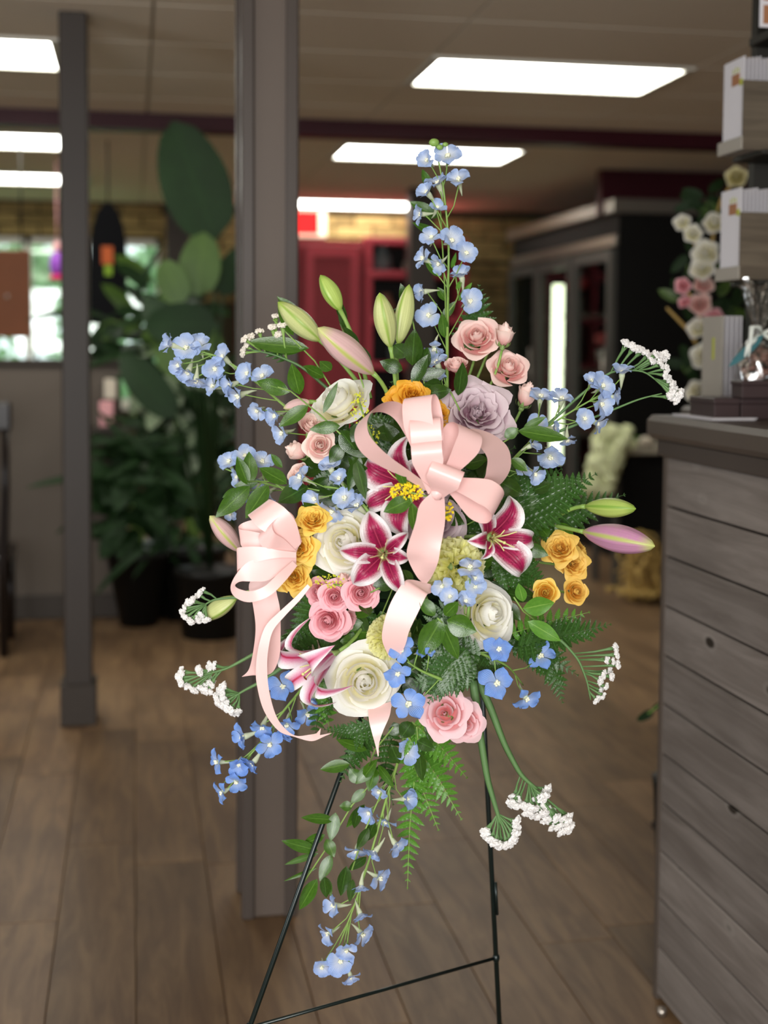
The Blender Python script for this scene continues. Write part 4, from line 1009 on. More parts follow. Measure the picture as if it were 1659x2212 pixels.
# ---- delphiniums
def dpetal(mat):
    b = MB(); W_ = .38 if mat == 'dblue' else .43; cu = 0 if mat == 'dblue' else .06
    def fn(u, v):
        x = u*2-1; w = W_*(math.sin(PI*(.08+.92*v)**1.3))**.75 if v < 1 else .03
        return (.1+.92*v-(.1+cu)*v*v, x*w, .1+cu*v*v*1.2+.42*math.sin(v*2.0)*.8-.22*v*v+.1*x*x*v-.03*math.sin(v*9+x*3)*abs(x))
    b.grid(5, 6, fn); return b.mesh('petal', M[mat])
DP = {k: dpetal(k) for k in ('dpale', 'dmid', 'dblue')}
b = MB(); b.tube([(0, 0, .12), (0, 0, -.05), (.04, 0, -.4), (.1, 0, -.75), (.22, 0, -1.05)], [.2, .2, .13, .075, .03], 8); SPUR = b.mesh('spur', M['dspur'])
b = MB()
for k in range(5): a = k*1.26+.5+.3*math.sin(k*3); b.blob((.1*math.cos(a)*(1+.5*(k%2)), .1*math.sin(a), .28+.05*(k%3)), (.085, .07, .13), 6, 5, .35, k)
b.blob((0, 0, .25), (.08, .08, .12), 6, 5); BEE = b.mesh('bee', M['dbee'])
def delphinium(label, stem, fl, mat, d=.0, sz=27, group='blue delphinium stems', away=.55, flat=False, bias=(0, 0)):
    dz = lambda x, y: (PZ(x, y, d) if flat else P(x, y, d))
    base = dz(*stem[0]); o = thing('delphinium', label, 'delphinium', Matrix.Translation(base), group)
    sp = [dz(x, y)-fw*-.0 for x, y in stem]
    sp2 = []
    for i in range(len(sp)-1):
        for q in range(5): sp2.append(sp[i].lerp(sp[i+1], q/5))
    sp2.append(sp[-1]); n = len(sp2)
    for _ in range(3): sp2 = [sp2[0]]+[(sp2[i-1]+sp2[i]*2+sp2[i+1])/4 for i in range(1, n-1)]+[sp2[-1]]
    b = MB(); b.tube([p-base for p in sp2], [.0028*(1-.6*i/(n-1)) for i in range(n)], 6)
    for f in fl:
        x, y = f[0], f[1]; s = 1.14*(f[2] if len(f) > 2 else sz*R_.uniform(.85, 1.15)); ext = f[3] if len(f) > 3 else None
        loc = dz(x, y)-fw*R_.uniform(.0, .02); near = min(sp2, key=lambda p: (p-loc).length); k = sp2.index(near); near = sp2[max(0, k-3)] if len(stem) > 1 else near
        v_ = loc-near; ox = v_.dot(rt); oy = v_.dot(up); L = math.hypot(ox, oy)+1e-5
        if ext: nn = ext
        else: nn = (ox/L*away+R_.uniform(-.45, .45)+bias[0], oy/L*away+R_.uniform(-.45, .3)+bias[1], R_.uniform(.25, .95))
        s_m = s*(loc-CAM).dot(fw)/F; Mo = face(loc, nn, R_.random()*6, s_m)
        fo = part('floret', SPUR, o, Matrix.Translation(-base)@Mo)
        op = R_.uniform(-.35, .15)
        for q in range(5): part('petal', DP[mat], fo, RZ(q*2*PI/5+R_.uniform(-.14, .14))@RY(op+R_.uniform(-.25, .25))@RX(R_.uniform(-.25, .25))@SC(R_.uniform(.85, 1.12)))
        part('bee', BEE, fo, SCV(.95, .95, .8))
        e = Mo@Vector((0, 0, -.1)); mid = near.lerp(e, .5)-up*.004-dirw(nn)*.006
        b.tube([near-base, mid-base, e-base], [.0011, .0009, .001], 5)
    part('stem', b.mesh('dstem', M['stem']), o); return o
o = delphinium('tall pale blue delphinium spire, the highest flower of the spray', [(966, 900), (966, 760), (968, 620), (970, 520), (958, 400), (940, 312)],
    [(925, 349), (967, 341), (948, 402, 30), (990, 397), (925, 424), (943, 453), (914, 463), (932, 517), (973, 523, 30), (1005, 551), (918, 562, 27, (-.8, .3, .4)), (950, 570, 24, (-.6, -.4, .5)), (998, 602), (918, 632, 27, (-.85, -.2, .45)), (1012, 652, 30), (928, 684, 30), (938, 750, 27, (-.1, -.8, .5)), (945, 790), (938, 825)], 'dpale', -.01)
b = MB()
for (x, y, s_) in ((938, 308, 9), (950, 318, 6), (962, 312, 5)): p = P(x, y)-Vector(o.location); b.blob(p, (s_*mpp(x, y)*1.3, s_*mpp(x, y)*.8, s_*mpp(x, y)), 8, 6, .1, s_)
part('green_tip_buds', b.mesh('tb', M['stem']), o, label='unopened green buds')
delphinium('pale blue delphinium arm reaching out at upper left', [(690, 935), (630, 890), (560, 830), (480, 770), (380, 748)],
    [(377, 748), (404, 752, 31, (-.1, .1, 1)), (432, 750), (388, 788, 24), (408, 799), (427, 818, 27, (-.1, -.8, .4)), (465, 797, 31, (.05, 0, 1)), (487, 776), (466, 836), (505, 831), (539, 808, 28), (570, 817, 28), (523, 854), (560, 886), (601, 897), (616, 935, 29)], 'dpale', -.01, 28)
delphinium('pale blue delphinium at mid left behind the dark leaves', [(660, 1060), (590, 1050), (530, 1030), (480, 1010)],
    [(497, 1000, 27, (-.2, .5, .6)), (530, 985), (566, 1000), (518, 1028), (539, 1062), (583, 1062), (502, 1106, 18), (560, 1040)], 'dpale', -.03, 27)
delphinium('short delphinium sprig with pale florets left of the bow', [(800, 1110), (760, 1060), (700, 1050)],
    [(655, 1032), (716, 1015), (735, 1037), (684, 1076), (747, 1078, 30), (722, 1100), (790, 1044, 22), (776, 1096)], 'dpale', .02, 27)
delphinium('pale blue delphinium arm reaching out at upper right', [(1080, 1030), (1110, 990), (1170, 930), (1240, 885), (1320, 840)],
    [(1166, 862, 30, (.1, .8, .5)), (1211, 866, 29, (.1, .8, .5)), (1276, 826), (1298, 837, 31), (1294, 873, 32), (1341, 812, 29, (0, .9, .3)), (1258, 906), (1282, 913), (1320, 857, 22), (1160, 915), (1222, 946, 24, (.1, -.9, .3)), (1142, 964, 24), (1186, 984, 32, (.05, -.6, .8)), (1124, 1014, 24), (1153, 1022, 24), (1190, 925, 20)], 'dpale', .02, 27)
delphinium('short delphinium sprig lying over the large lime carnation', [(1010, 1340), (1015, 1290), (1013, 1240)],
    [(1014, 1228, 31, (0, .8, .5)), (1025, 1268), (955, 1264, 24), (1003, 1300), (972, 1288, 24), (1022, 1248, 22)], 'dpale', .07, 27)
delphinium('bright blue delphinium sprig right of the easel leg at lower right', [(1010, 1400), (1060, 1420), (1100, 1440), (1130, 1480)],
    [(1076, 1398, 36, (.0, .1, 1)), (1165, 1416, 34, (.1, .5, .9)), (1073, 1472, 41, (-.05, .05, 1)), (1132, 1500, 31, (.4, -.5, .7))], 'dblue', .03, 36)
delphinium('bright blue delphinium florets touching the lowest cream rose', [(960, 1470), (910, 1450), (880, 1430)],
    [(868, 1404, 29, (-.1, .2, 1)), (860, 1450, 32, (-.1, 0, 1)), (883, 1520, 38, (0, .35, .9)), (903, 1408, 17), (927, 1408, 15)], 'dblue', .075, 30)
delphinium('bright blue delphinium arm hanging at lower left behind the ribbon', [(690, 1450), (650, 1490), (605, 1545), (560, 1610), (485, 1690)],
    [(614, 1480, 34, (-.1, .1, 1)), (664, 1535, 27, (.3, -.5, .7)), (680, 1500, 26), (570, 1564, 29), (622, 1556, 29), (533, 1586, 31), (584, 1602, 29, (.1, -.1, 1)), (519, 1642, 29), (553, 1637, 28), (474, 1644, 26), (513, 1680, 26), (486, 1704, 25), (625, 1580, 23)], 'dblue', .0, 30)
delphinium('long pale blue delphinium trailing down at the bottom centre', [(880, 1560), (862, 1640), (836, 1720), (800, 1850), (768, 1950), (728, 2055)],
    [(877, 1619, 29, (.2, .1, 1)), (821, 1704, 23), (874, 1724, 27, (.6, .2, .6)), (800, 1752, 28), (835, 1769, 24), (852, 1813, 27, (.5, -.5, .5)), (772, 1832, 27), (813, 1835, 26), (816, 1894, 28, (.8, -.2, .5)), (781, 1902, 23, (0, -.9, .4)), (727, 1952, 28, (-.8, .2, .4)), (777, 1965, 25, (.4, -.8, .4)), (713, 2010, 26, (-.8, -.2, .5)), (780, 2013, 27, (.6, -.5, .5)), (749, 2040, 25), (736, 2072, 31, (0, .1, 1)), (696, 2085, 24), (757, 2095, 22)], 'dmid', .01, 27)

# ---- statice
def statice_kit(mat):
    out = []
    for k in range(3):
        b = MB()
        for q in range(7):
            a = q*2.4+k; r = .58 if q else 0; b.blob((r*math.cos(a), r*math.sin(a), .12*math.sin(q*3+k)), (.42, .42, .34), 8, 6, .5, q*3+k*11)
        out.append(b.mesh('floret', M[mat], False))
    return out
STK = {k: statice_kit(k) for k in ('statice', 'staticec')}
def statice(label, stem, heads, mat='statice', d=.0, sz=11, wing=.0035, out=(0, 0), comb=True):
    base = PZ(stem[0][0], stem[0][1], d); o = thing('statice', label, 'statice', Matrix.Translation(base), 'white statice stems')
    sp = [PZ(x, y, d) for x, y in stem]; s2 = []
    for i in range(len(sp)-1):
        for q in range(6): s2.append(sp[i].lerp(sp[i+1], q/6))
    s2.append(sp[-1]); n = len(s2)
    for _ in range(3): s2 = [s2[0]]+[(s2[i-1]+s2[i]*2+s2[i+1])/4 for i in range(1, n-1)]+[s2[-1]]
    b = MB(); b.tube([p-base for p in s2], [wing*(1-.62*i/(n-1)) for i in range(n)], 6); part('stem', b.mesh('sst', M['stemd']), o)
    c0_ = sum((PZ(h[0], h[1], d) for h in heads), Vector())/len(heads)
    for hx, hy in heads:
        loc = PZ(hx, hy, d+R_.uniform(-.012, .012)); rank = min(range(n), key=lambda i: (s2[i]-loc).length); near = s2[max(0, rank-3)]
        v_ = loc-near; s_m = sz*R_.uniform(1.0, 1.4)*(Z0-d)/F; u_ = v_.normalized()
        nn = (u_.dot(rt)*.9, u_.dot(up)*.9+.1, .45); Mo = Matrix.Translation(-base)@face(loc, nn, R_.random()*6, s_m)
        part('floret', STK[mat][R_.randrange(3)], o, Mo)
        b = MB(); e = loc-dirw(nn)*s_m*.6; mid = near.lerp(e, .55)+Vector((R_.uniform(-1, 1), 0, R_.uniform(-1, 1)))*.002
        b.tube([near-base, mid-base, e.lerp(mid, .2)-base, e-base], [.0011, .0017, .0026, .003], 5)
        for q in range(5): 
            a = q*1.26; f_ = e-base+(rt*math.cos(a)+up*math.sin(a))*s_m*.5; b.tube([mid.lerp(e, .4)-base, f_+dirw(nn)*s_m*.5], [.0012, .0004], 3)
        part('branch', b.mesh('sbr', M['stemd'] if mat == 'statice' else M['stem']), o)
statice('cream statice at upper left behind dark leaves', [(720, 850), (650, 790), (590, 765), (540, 755)], [(596, 682), (588, 706), (600, 722), (528, 732), (540, 728), (530, 748), (524, 762), (560, 715), (610, 700)], 'staticec', -.02, 10, .003)
statice('white statice fan stretching out at the upper right', [(1170, 930), (1240, 865), (1320, 800), (1390, 800), (1435, 835)],
    [(1355, 742), (1370, 750), (1387, 757), (1402, 766), (1418, 765), (1432, 772), (1440, 765), (1428, 786), (1441, 795), (1438, 810), (1446, 822), (1452, 835), (1458, 846), (1466, 857), (1470, 850), (1410, 778), (1450, 852)], 'statice', .01, 11, .0028)
statice('white statice branch low on the upper right fan', [(1200, 935), (1300, 895), (1380, 862), (1430, 850)], [(1460, 862), (1448, 856)], 'statice', .02, 10, .0026)
statice('green comb-like statice at lower right', [(1160, 1350), (1215, 1385), (1250, 1425), (1268, 1470), (1276, 1512)],
    [(1330, 1399), (1333, 1414), (1325, 1428), (1335, 1436), (1312, 1424), (1318, 1450), (1305, 1457), (1322, 1462), (1298, 1470), (1310, 1483), (1298, 1492), (1304, 1503), (1290, 1512)], 'statice', .03, 9, .003)
statice('white statice hanging right of the easel leg', [(1020, 1440), (1060, 1530), (1090, 1610), (1125, 1675), (1160, 1705)],
    [(1112, 1722), (1118, 1735), (1108, 1738), (1182, 1708), (1170, 1718), (1160, 1726), (1176, 1722), (1135, 1742), (1148, 1748), (1140, 1758), (1158, 1762), (1168, 1744), (1180, 1750), (1192, 1756), (1184, 1770), (1202, 1768), (1214, 1772), (1224, 1780), (1208, 1786), (1230, 1790), (1216, 1797), (1196, 1786), (1228, 1766), (1170, 1760)], 'statice', .03, 13, .0072)
statice('round headed white statice in front of the easel leg', [(1022, 1470), (1036, 1580), (1052, 1680), (1068, 1735), (1082, 1780)],
    [(1048, 1796), (1052, 1808), (1062, 1816), (1072, 1824), (1084, 1827), (1096, 1826), (1106, 1818), (1112, 1806), (1116, 1793), (1112, 1780), (1116, 1776), (1104, 1812)], 'statice', .05, 12, .0072)
statice('white statice at mid left in front of the pale green bud', [(560, 1300), (510, 1290), (460, 1295), (430, 1315)], [(436, 1276), (428, 1284), (415, 1296), (405, 1304), (398, 1315), (393, 1325), (400, 1334), (411, 1342), (425, 1338), (436, 1330), (446, 1340)], 'statice', .0, 9, .003)
statice('white statice at lower left, the outermost', [(640, 1360), (550, 1412), (490, 1445), (430, 1460)], [(428, 1446), (432, 1452), (452, 1440), (462, 1438), (392, 1452), (385, 1464), (390, 1474), (400, 1480), (412, 1486), (420, 1492), (436, 1490), (448, 1494), (458, 1468), (454, 1478), (444, 1484)], 'statice', .0, 10, .004)
statice('white statice at lower left, nearest the ribbon', [(640, 1420), (570, 1470), (530, 1490), (505, 1505)], [(480, 1484), (472, 1494), (480, 1502), (468, 1510), (476, 1520), (486, 1528), (496, 1534), (507, 1541), (514, 1536), (488, 1515)], 'statice', .01, 11, .004)

# ---- solidago
def solidago(label, stem, c, rx, ry, n, mat, d, r=2.6):
    base = P(*stem[0], d); o = thing('solidago', label, 'goldenrod', Matrix.Translation(base), 'goldenrod sprigs')
    b = MB(); b.tube([P(x, y, d)-base for x, y in stem], .0015, 5); part('stem', b.mesh('gs', M['stem']), o); b = MB()
    for k in range(n):
        a, q = R_.random()*6.28, math.sqrt(R_.random()); x, y = c[0]+rx*q*math.cos(a), c[1]+ry*q*math.sin(a)
        p = P(x, y, d+R_.uniform(-.006, .014))-base; rr_ = r*mpp(x, y)*R_.uniform(.6, 1.3)
        for j in range(5): e = j*1.256+k; w = rr_*1.3; m_ = p+(rt*math.cos(e)+up*math.sin(e))*w; m1 = p+(rt*math.cos(e+.5)+up*math.sin(e+.5))*w*.5; m2 = p+(rt*math.cos(e-.5)+up*math.sin(e-.5))*w*.5; b.add([p-fw*.001, m1, m_-fw*.0015, m2], [(0, 1, 2, 3)])
        b.blob(p, rr_*.55, 5, 4)
    part('florets', b.mesh('gf', M[mat]), o, kind='stuff')
solidago('bright yellow goldenrod tuft in front of the crimson lily under the bow', [(935, 1075), (905, 1068), (870, 1060)], (880, 1063), 37, 21, 150, 'solid', .1)
solidago('small yellow goldenrod tuft right of the bow knot', [(950, 1130), (968, 1110)], (970, 1104), 11, 22, 45, 'solid', .06)
solidago('greenish yellow goldenrod spray over the upper cream rose', [(810, 960), (790, 910), (772, 858)], (776, 880), 20, 36, 70, 'solidg', .07, 2.0)
solidago('greenish goldenrod left of the bow', [(820, 980), (800, 950)], (800, 942), 20, 24, 60, 'solidg', .03, 2.0)
solidago('greenish goldenrod above the pink roses', [(760, 1270), (720, 1262)], (712, 1255), 32, 15, 60, 'solidg', .04, 2.0)

# ---- bows
def ribbon_part(parent, base, rows, name='tail', label=None):
    """rows: left edge and right edge points in space"""
    n = len(rows); b = MB()
    def cr(i, t_, s_):
        p = [rows[max(0, min(n-1, i+k))][s_] for k in (-1, 0, 1, 2)]
        return .5*((2*p[1])+(p[2]-p[0])*t_+(2*p[0]-5*p[1]+4*p[2]-p[3])*t_*t_+(3*p[1]-p[0]-3*p[2]+p[3])*t_**3)
    seg = 6; tot = (n-1)*seg
    def fn(u, v):
        k = v*(n-1); i = min(n-2, int(k)); t_ = k-i; return (cr(i, t_, 0)*(1-u)+cr(i, t_, 1)*u)-base
    b.grid(3, tot, fn); me = b.mesh('ribbon', M['ribbon']); return part(name, me, parent, None, label)
def loop(parent, base, K, d2, dz, e, alpha, width, K_d, twist=0.0):
    px0, py0 = K; s = (Z0-K_d)/F; K3 = at(px0, py0, Z0-K_d)
    d = rt*d2[0]*s-up*d2[1]*s-fw*dz*s; dn = d.normalized()
    ip = (rt*(-d2[1])-up*(d2[0])).normalized()*1.0                   # perpendicular in the picture plane
    ip = (ip-dn*ip.dot(dn)).normalized(); q = dn.cross(ip).normalized(); a = math.radians(alpha)
    ev = ip*math.cos(a)+q*math.sin(a); wv = dn.cross(ev).normalized(); rows = []
    for i in range(15):
        t_ = i/14; A = math.sin(PI*t_)**.8; c = K3+d*A+ev*(e*s*math.sin(2*PI*t_)*1.0)
        tw = twist*(t_-.5); w2 = (wv*math.cos(tw)+ev*math.sin(tw))*(width*s/2)*(.35+.65*min(1, math.sin(PI*t_)*1.7)); rows.append((c-w2, c+w2))
    ribbon_part(parent, base, rows, 'loop')
KD = .26; base = at(945, 1065, Z0-KD)
bw = thing('ribbon_bow', 'large blush satin bow with many loops and two tails in the middle of the spray', 'bow', Matrix.Translation(base), 'blush satin bows')
for a in [((935, 1062), (-135, -172), 0, 60, 32, 68), ((935, 1060), (-28, -204), 0, 30, 66, 68), ((934, 1062), (-16, -158), 20, 26, 84, 66),
          ((936, 1066), (-16, -112), 38, 24, 82, 66), ((945, 1072), (20, -62), 56, 20, 84, 72),
          ((955, 1045), (52, -122), 6, 32, -58, 66), ((955, 1035), (118, 62), 14, 34, 56, 68)]:
    loop(bw, base, a[0], a[1], a[2], a[3], a[4], a[5], KD)
def ring(L):
    return [(at(r[0], r[1], Z0-r[4]), at(r[2], r[3], Z0-r[5])) for r in L]
ribbon_part(bw, base, ring([(950, 1052, 948, 1040, .25, .25), (975, 985, 990, 1000, .245, .26), (1000, 931, 1020, 954, .235, .25), (1050, 932, 1037, 966, .21, .25), (1094, 962, 1052, 988, .2, .25),
    (1104, 1003, 1051, 1012, .2, .25), (1090, 1036, 1044, 1035, .2, .25), (1062, 1056, 1015, 1044, .21, .25), (1000, 1062, 985, 1048, .235, .25), (955, 1060, 955, 1050, .25, .25)]), 'loop')
def rws(L, d):
    out = []
    for i, r in enumerate(L):
        dd = r[4] if len(r) > 4 else d; de = r[5] if len(r) > 5 else 0
        out.append((at(r[0], r[1], Z0-dd-de), at(r[2], r[3], Z0-dd+de)))
    return out
ribbon_part(bw, base, rws([(935, 1062, 958, 1060, .262), (907, 1090, 961, 1088, .262, .01), (897, 1130, 961, 1130, .266, .012), (879, 1188, 952, 1180, .262, .0), (884, 1215, 946, 1215, .25, -.01), (900, 1245, 933, 1245, .232), (912, 1258, 922, 1260, .222)], .26), 'tail')
ribbon_part(bw, base, rws([(930, 1262, 938, 1278, .2), (888, 1252, 928, 1282, .215), (869, 1261, 921, 1287, .228), (843, 1304, 904, 1321, .232), (828, 1352, 884, 1363, .232), (826, 1385, 876, 1392, .225), (841, 1420, 862, 1422, .21)], .22), 'tail')
ribbon_part(bw, base, rws([(795, 1530, 846, 1515, .13), (797, 1556, 842, 1545, .15), (804, 1585, 828, 1578, .155), (811, 1610, 819, 1606, .155), (816, 1634, 818, 1633, .155)], .15), 'tail')
b = MB(); b.blob((0, .0, 0), (.011, .01, .01), 10, 7, .1); part('knot', b.mesh('knot', M['ribbon']), bw)
KD2 = .2; base = at(640, 1200, Z0-KD2)
bw = thing('ribbon_bow', 'smaller blush satin bow at left behind the yellow roses with long trailing tails', 'bow', Matrix.Translation(base), 'blush satin bows')
D2 = .2
def ring2(L): ribbon_part(bw, base, [(at(r[0], r[1], Z0-D2-r[4]), at(r[2], r[3], Z0-D2-r[5])) for r in L], 'loop')
ring2([(640, 1190, 652, 1170, -.02, -.02), (600, 1160, 640, 1130, -.02, -.03), (560, 1135, 628, 1108, -.02, -.035), (536, 1113, 582, 1081, .0, -.02), (543, 1122, 592, 1082, .018, .012), (560, 1141, 618, 1100, .025, .02), (590, 1160, 640, 1130, .02, .015), (632, 1190, 650, 1175, .0, .0)])
ring2([(640, 1195, 645, 1180, -.02, -.02), (600, 1175, 590, 1135, -.03, -.03), (560, 1160, 558, 1122, -.035, -.035), (526, 1165, 524, 1130, -.035, -.04), (519, 1172, 516, 1142, -.02, -.03), (530, 1186, 545, 1148, -.01, -.015), (580, 1200, 600, 1160, -.01, -.01), (635, 1202, 640, 1185, -.01, -.01)])
ring2([(640, 1205, 640, 1190, .0, .0), (606, 1200, 614, 1165, .01, .02), (575, 1190, 592, 1150, .02, .035), (558, 1160, 590, 1128, .015, .03), (580, 1128, 620, 1106, .0, .01)])
ring2([(640, 1212, 640, 1196, -.01, -.01), (600, 1222, 606, 1196, -.015, -.01), (560, 1232, 562, 1184, -.015, -.01), (524, 1240, 522, 1186, -.005, .0), (512, 1234, 511, 1186, .008, .01), (530, 1222, 520, 1182, .018, .018), (562, 1212, 560, 1181, .022, .022), (602, 1205, 600, 1188, .02, .02), (640, 1205, 640, 1193, .01, .01)])
ring2([(640, 1222, 640, 1200, .0, .0), (608, 1236, 606, 1202, .012, .012), (578, 1254, 574, 1206, .018, .018), (545, 1256, 538, 1213, .024, .022), (520, 1256, 512, 1238, .028, .024), (508, 1264, 498, 1268, .034, .026), (516, 1272, 508, 1290, .042, .036), (542, 1277, 540, 1301, .046, .044), (572, 1266, 582, 1287, .044, .046), (600, 1240, 616, 1255, .036, .04), (632, 1212, 642, 1222, .015, .02)])
ribbon_part(bw, base, rws([(566, 1225, 612, 1225, .17), (538, 1262, 596, 1264, .172), (546, 1305, 605, 1317, .172, .005), (552, 1353, 606, 1377, .172, .01), (548, 1400, 603, 1420, .165, .012), (538, 1445, 585, 1455, .155), (522, 1462, 545, 1459, .15)], .17), 'tail')
ribbon_part(bw, base, rws([(664, 1262, 670, 1268, .2), (640, 1288, 650, 1294, .2), (603, 1322, 616, 1330, .2), (574, 1352, 590, 1362, .2), (559, 1395, 580, 1400, .2), (553, 1440, 577, 1443, .198), (555, 1480, 581, 1490, .195), (570, 1535, 594, 1540, .19), (601, 1578, 612, 1570, .185), (637, 1592, 638, 1589, .18), (673, 1601, 669, 1587, .175), (698, 1592, 684, 1584, .17)], .18), 'tail')
b = MB()
A_, B_, C_, D_ = at(698, 1592, Z0-.17), at(684, 1584, Z0-.17), at(718, 1583, Z0-.165), at(693, 1573, Z0-.165); m_ = (A_+B_)/2
b.add([A_-base, C_-base, m_-base, D_-base, B_-base], [(0, 1, 2), (2, 3, 4)]); part('tail_tip', b.mesh('tt', M['ribbon']), bw)

# ---- ferns
def pinna_mesh(mat, deep=.35, n=9):
    b = MB(); v = []; f = []; uv = []
    prof = lambda t_: (.22*math.sin(PI*(.12+.88*t_)**.8)**.8)*(1-.35*t_)+.004
    for i in range(n+1): t_ = i/n; v.append((t_, 0, -.16*t_*t_)); uv.append((.5, t_))
    for sd in (1, -1):
        o_ = len(v)
        for i in range(n):
            t0, t1 = i/n, (i+.75)/n; w0 = prof(t0)*(1-deep); w1 = prof(t1)
            v.append((t0+.01, sd*w0, -.16*t0*t0+.03)); uv.append((.5+sd*.3, t0)); v.append((t1+.03, sd*w1, -.16*t1*t1+.05-.02*(i % 2))); uv.append((.5+sd*.5, t1))
        for i in range(n):
            a, c = o_+2*i, o_+2*i+1; nx = o_+2*i+2 if i < n-1 else n
            q = [(i, i+1, c, a)]
            if i < n-1: q.append((i+1, nx, c))
            for z in q: f.append(z if sd < 0 else z[::-1])
    b.add(v, f, uv); return b.mesh('pinna', M[mat])
PN = {'fern': pinna_mesh('fern'), 'fern2': pinna_mesh('fern2', .3, 7)}
def frond(label, pts, wpx, n=15, mat='fern', d=.0, group='fern fronds of the spray', tilt=0.0, flat=False):
    q = [(PZ if flat else P)(x, y, d) for x, y in pts]; base = q[0]; s2 = []
    for i in range(len(q)-1):
        for k in range(8): s2.append(q[i].lerp(q[i+1], k/8))
    s2.append(q[-1]); m_ = len(s2)
    for _ in range(4): s2 = [s2[0]]+[(s2[i-1]+s2[i]*2+s2[i+1])/4 for i in range(1, m_-1)]+[s2[-1]]
    o = thing('fern_frond', label, 'fern', Matrix.Translation(base), group)
    b = MB(); b.tube([p-base for p in s2], [.0016*(1-.7*i/(m_-1)) for i in range(m_)], 5); part('midrib', b.mesh('rib', M['stem' if mat == 'fern2' else mat]), o)
    nrm = (-fw+up*tilt+Vector((R_.uniform(-.3, .3), 0, R_.uniform(-.2, .4)))).normalized()
    if mat == 'fern2': n = int(n*.8)
    for k in range(n):
        t_ = .06+.92*k/(n-1); i = min(m_-2, int(t_*(m_-1))); p = s2[i].lerp(s2[i+1], t_*(m_-1)-i); tg = (s2[i+1]-s2[i]).normalized(); sd = tg.cross(nrm).normalized()
        L = wpx*mpp(*pts[0])*(.55+.6*math.sin(PI*(t_*.8+.12)))*(1.02-t_**2.4*.9)*.95
        for s_ in (1, -1):
            dr = sd*s_+tg*(.42+.5*t_)+nrm*R_.uniform(-.15, .2); L2 = L*R_.uniform(.85, 1.1); x = dr.normalized(); z = (nrm-x*nrm.dot(x)).normalized(); y = z.cross(x)
            Mo = Matrix((x, y, z)).transposed().to_4x4(); Mo.translation = p-base; part('pinna', PN[mat], o, Mo@SCV(L2, L2*1.15, L2))
    return o
frond('fern frond rising behind the peach roses at upper right', [(1000, 760), (1030, 690), (1035, 615)], 52, 11, 'fern', -.04)
frond('dark fern frond reaching right above the green lily bud', [(1090, 1130), (1180, 1085), (1290, 1022)], 72, 17, 'fern', .0)
frond('dark fern frond reaching right just over the lily buds', [(1100, 1160), (1220, 1110), (1352, 1068)], 62, 17, 'fern', -.02)
frond('dark fern frond behind the blue florets at right', [(1080, 1090), (1140, 1050), (1215, 1012)], 60, 14, 'fern', -.02)
frond('fern frond behind the right lily', [(1060, 1230), (1120, 1230), (1180, 1262)], 55, 13, 'fern', .0)
frond('fern frond reaching right with a bluish tip at lower right', [(1110, 1400), (1210, 1375), (1322, 1348)], 52, 17, 'fern', .02)
frond('fern frond above the comb-like statice', [(1100, 1370), (1180, 1345), (1275, 1322)], 42, 14, 'fern2', .0)
frond('fern frond hanging down behind the comb-like statice', [(1110, 1380), (1190, 1430), (1216, 1520)], 45, 16, 'fern', -.01)
frond('fern frond between the cream rose and the comb-like statice', [(1090, 1370), (1170, 1405), (1250, 1460)], 44, 14, 'fern', -.01)
frond('fern frond below the right ribbon end spreading left', [(1040, 1420), (970, 1400), (900, 1390)], 52, 13, 'fern', .05)
frond('fern frond fanning over the middle right above the pale pink roses', [(1030, 1430), (960, 1460), (890, 1480)], 56, 14, 'fern', .06)
frond('fern frond pointing down onto the left pale pink rose', [(1010, 1400), (960, 1450), (925, 1520)], 50, 13, 'fern', .075)
frond('upright fern frond left of the right cream rose', [(960, 1420), (945, 1350), (975, 1270)], 40, 12, 'fern', .06)
frond('bright fern frond hanging under the pale pink roses', [(890, 1560), (950, 1610), (1010, 1682)], 44, 15, 'fern2', .02)
frond('bright fern frond trailing to the lower right', [(880, 1590), (940, 1670), (998, 1772)], 46, 18, 'fern2', .02)
frond('bright fern frond trailing down the middle right', [(880, 1610), (910, 1700), (948, 1795)], 44, 17, 'fern2', .0)
frond('bright fern frond, the lowest, hanging straight down', [(900, 1640), (885, 1780), (880, 1922)], 36, 20, 'fern2', -.01)
frond('feathery fern frond left under the lowest cream rose', [(830, 1560), (760, 1590), (700, 1575)], 38, 14, 'fern', .02)
frond('feathery fern frond pointing down left under the lowest cream rose', [(820, 1570), (770, 1620), (735, 1690)], 40, 13, 'fern', .01)
frond('fern frond at left between the ribbon tail and the pink roses', [(700, 1330), (655, 1370), (615, 1440)], 48, 13, 'fern', .0)
frond('small fern frond edging the left of the pink roses', [(700, 1280), (660, 1330), (636, 1400)], 44, 12, 'fern', .02)
frond('fern frond behind the striped lily at lower left', [(720, 1450), (690, 1520), (680, 1600)], 44, 13, 'fern', -.01)
frond('small fern tip at upper left among the dark leaves', [(620, 780), (580, 745), (540, 735)], 26, 10, 'fern', -.03)
frond('fern frond curling down right of the easel leg above the statice stems', [(1010, 1370), (1060, 1430), (1085, 1490)], 44, 12, 'fern', .0)
frond('feathery fern frond hanging left of the lowest cream rose', [(730, 1440), (700, 1510), (715, 1590)], 40, 13, 'fern2', -.01)
frond('fern frond between the two bottom leafy trails', [(850, 1580), (830, 1660), (850, 1740)], 34, 13, 'fern', -.01)
GF = 'fern fronds filling the back of the spray'
HR = ['twelve', 'one', 'two', 'three', 'four', 'five', 'six', 'seven', 'eight', 'nine', 'ten', 'eleven']
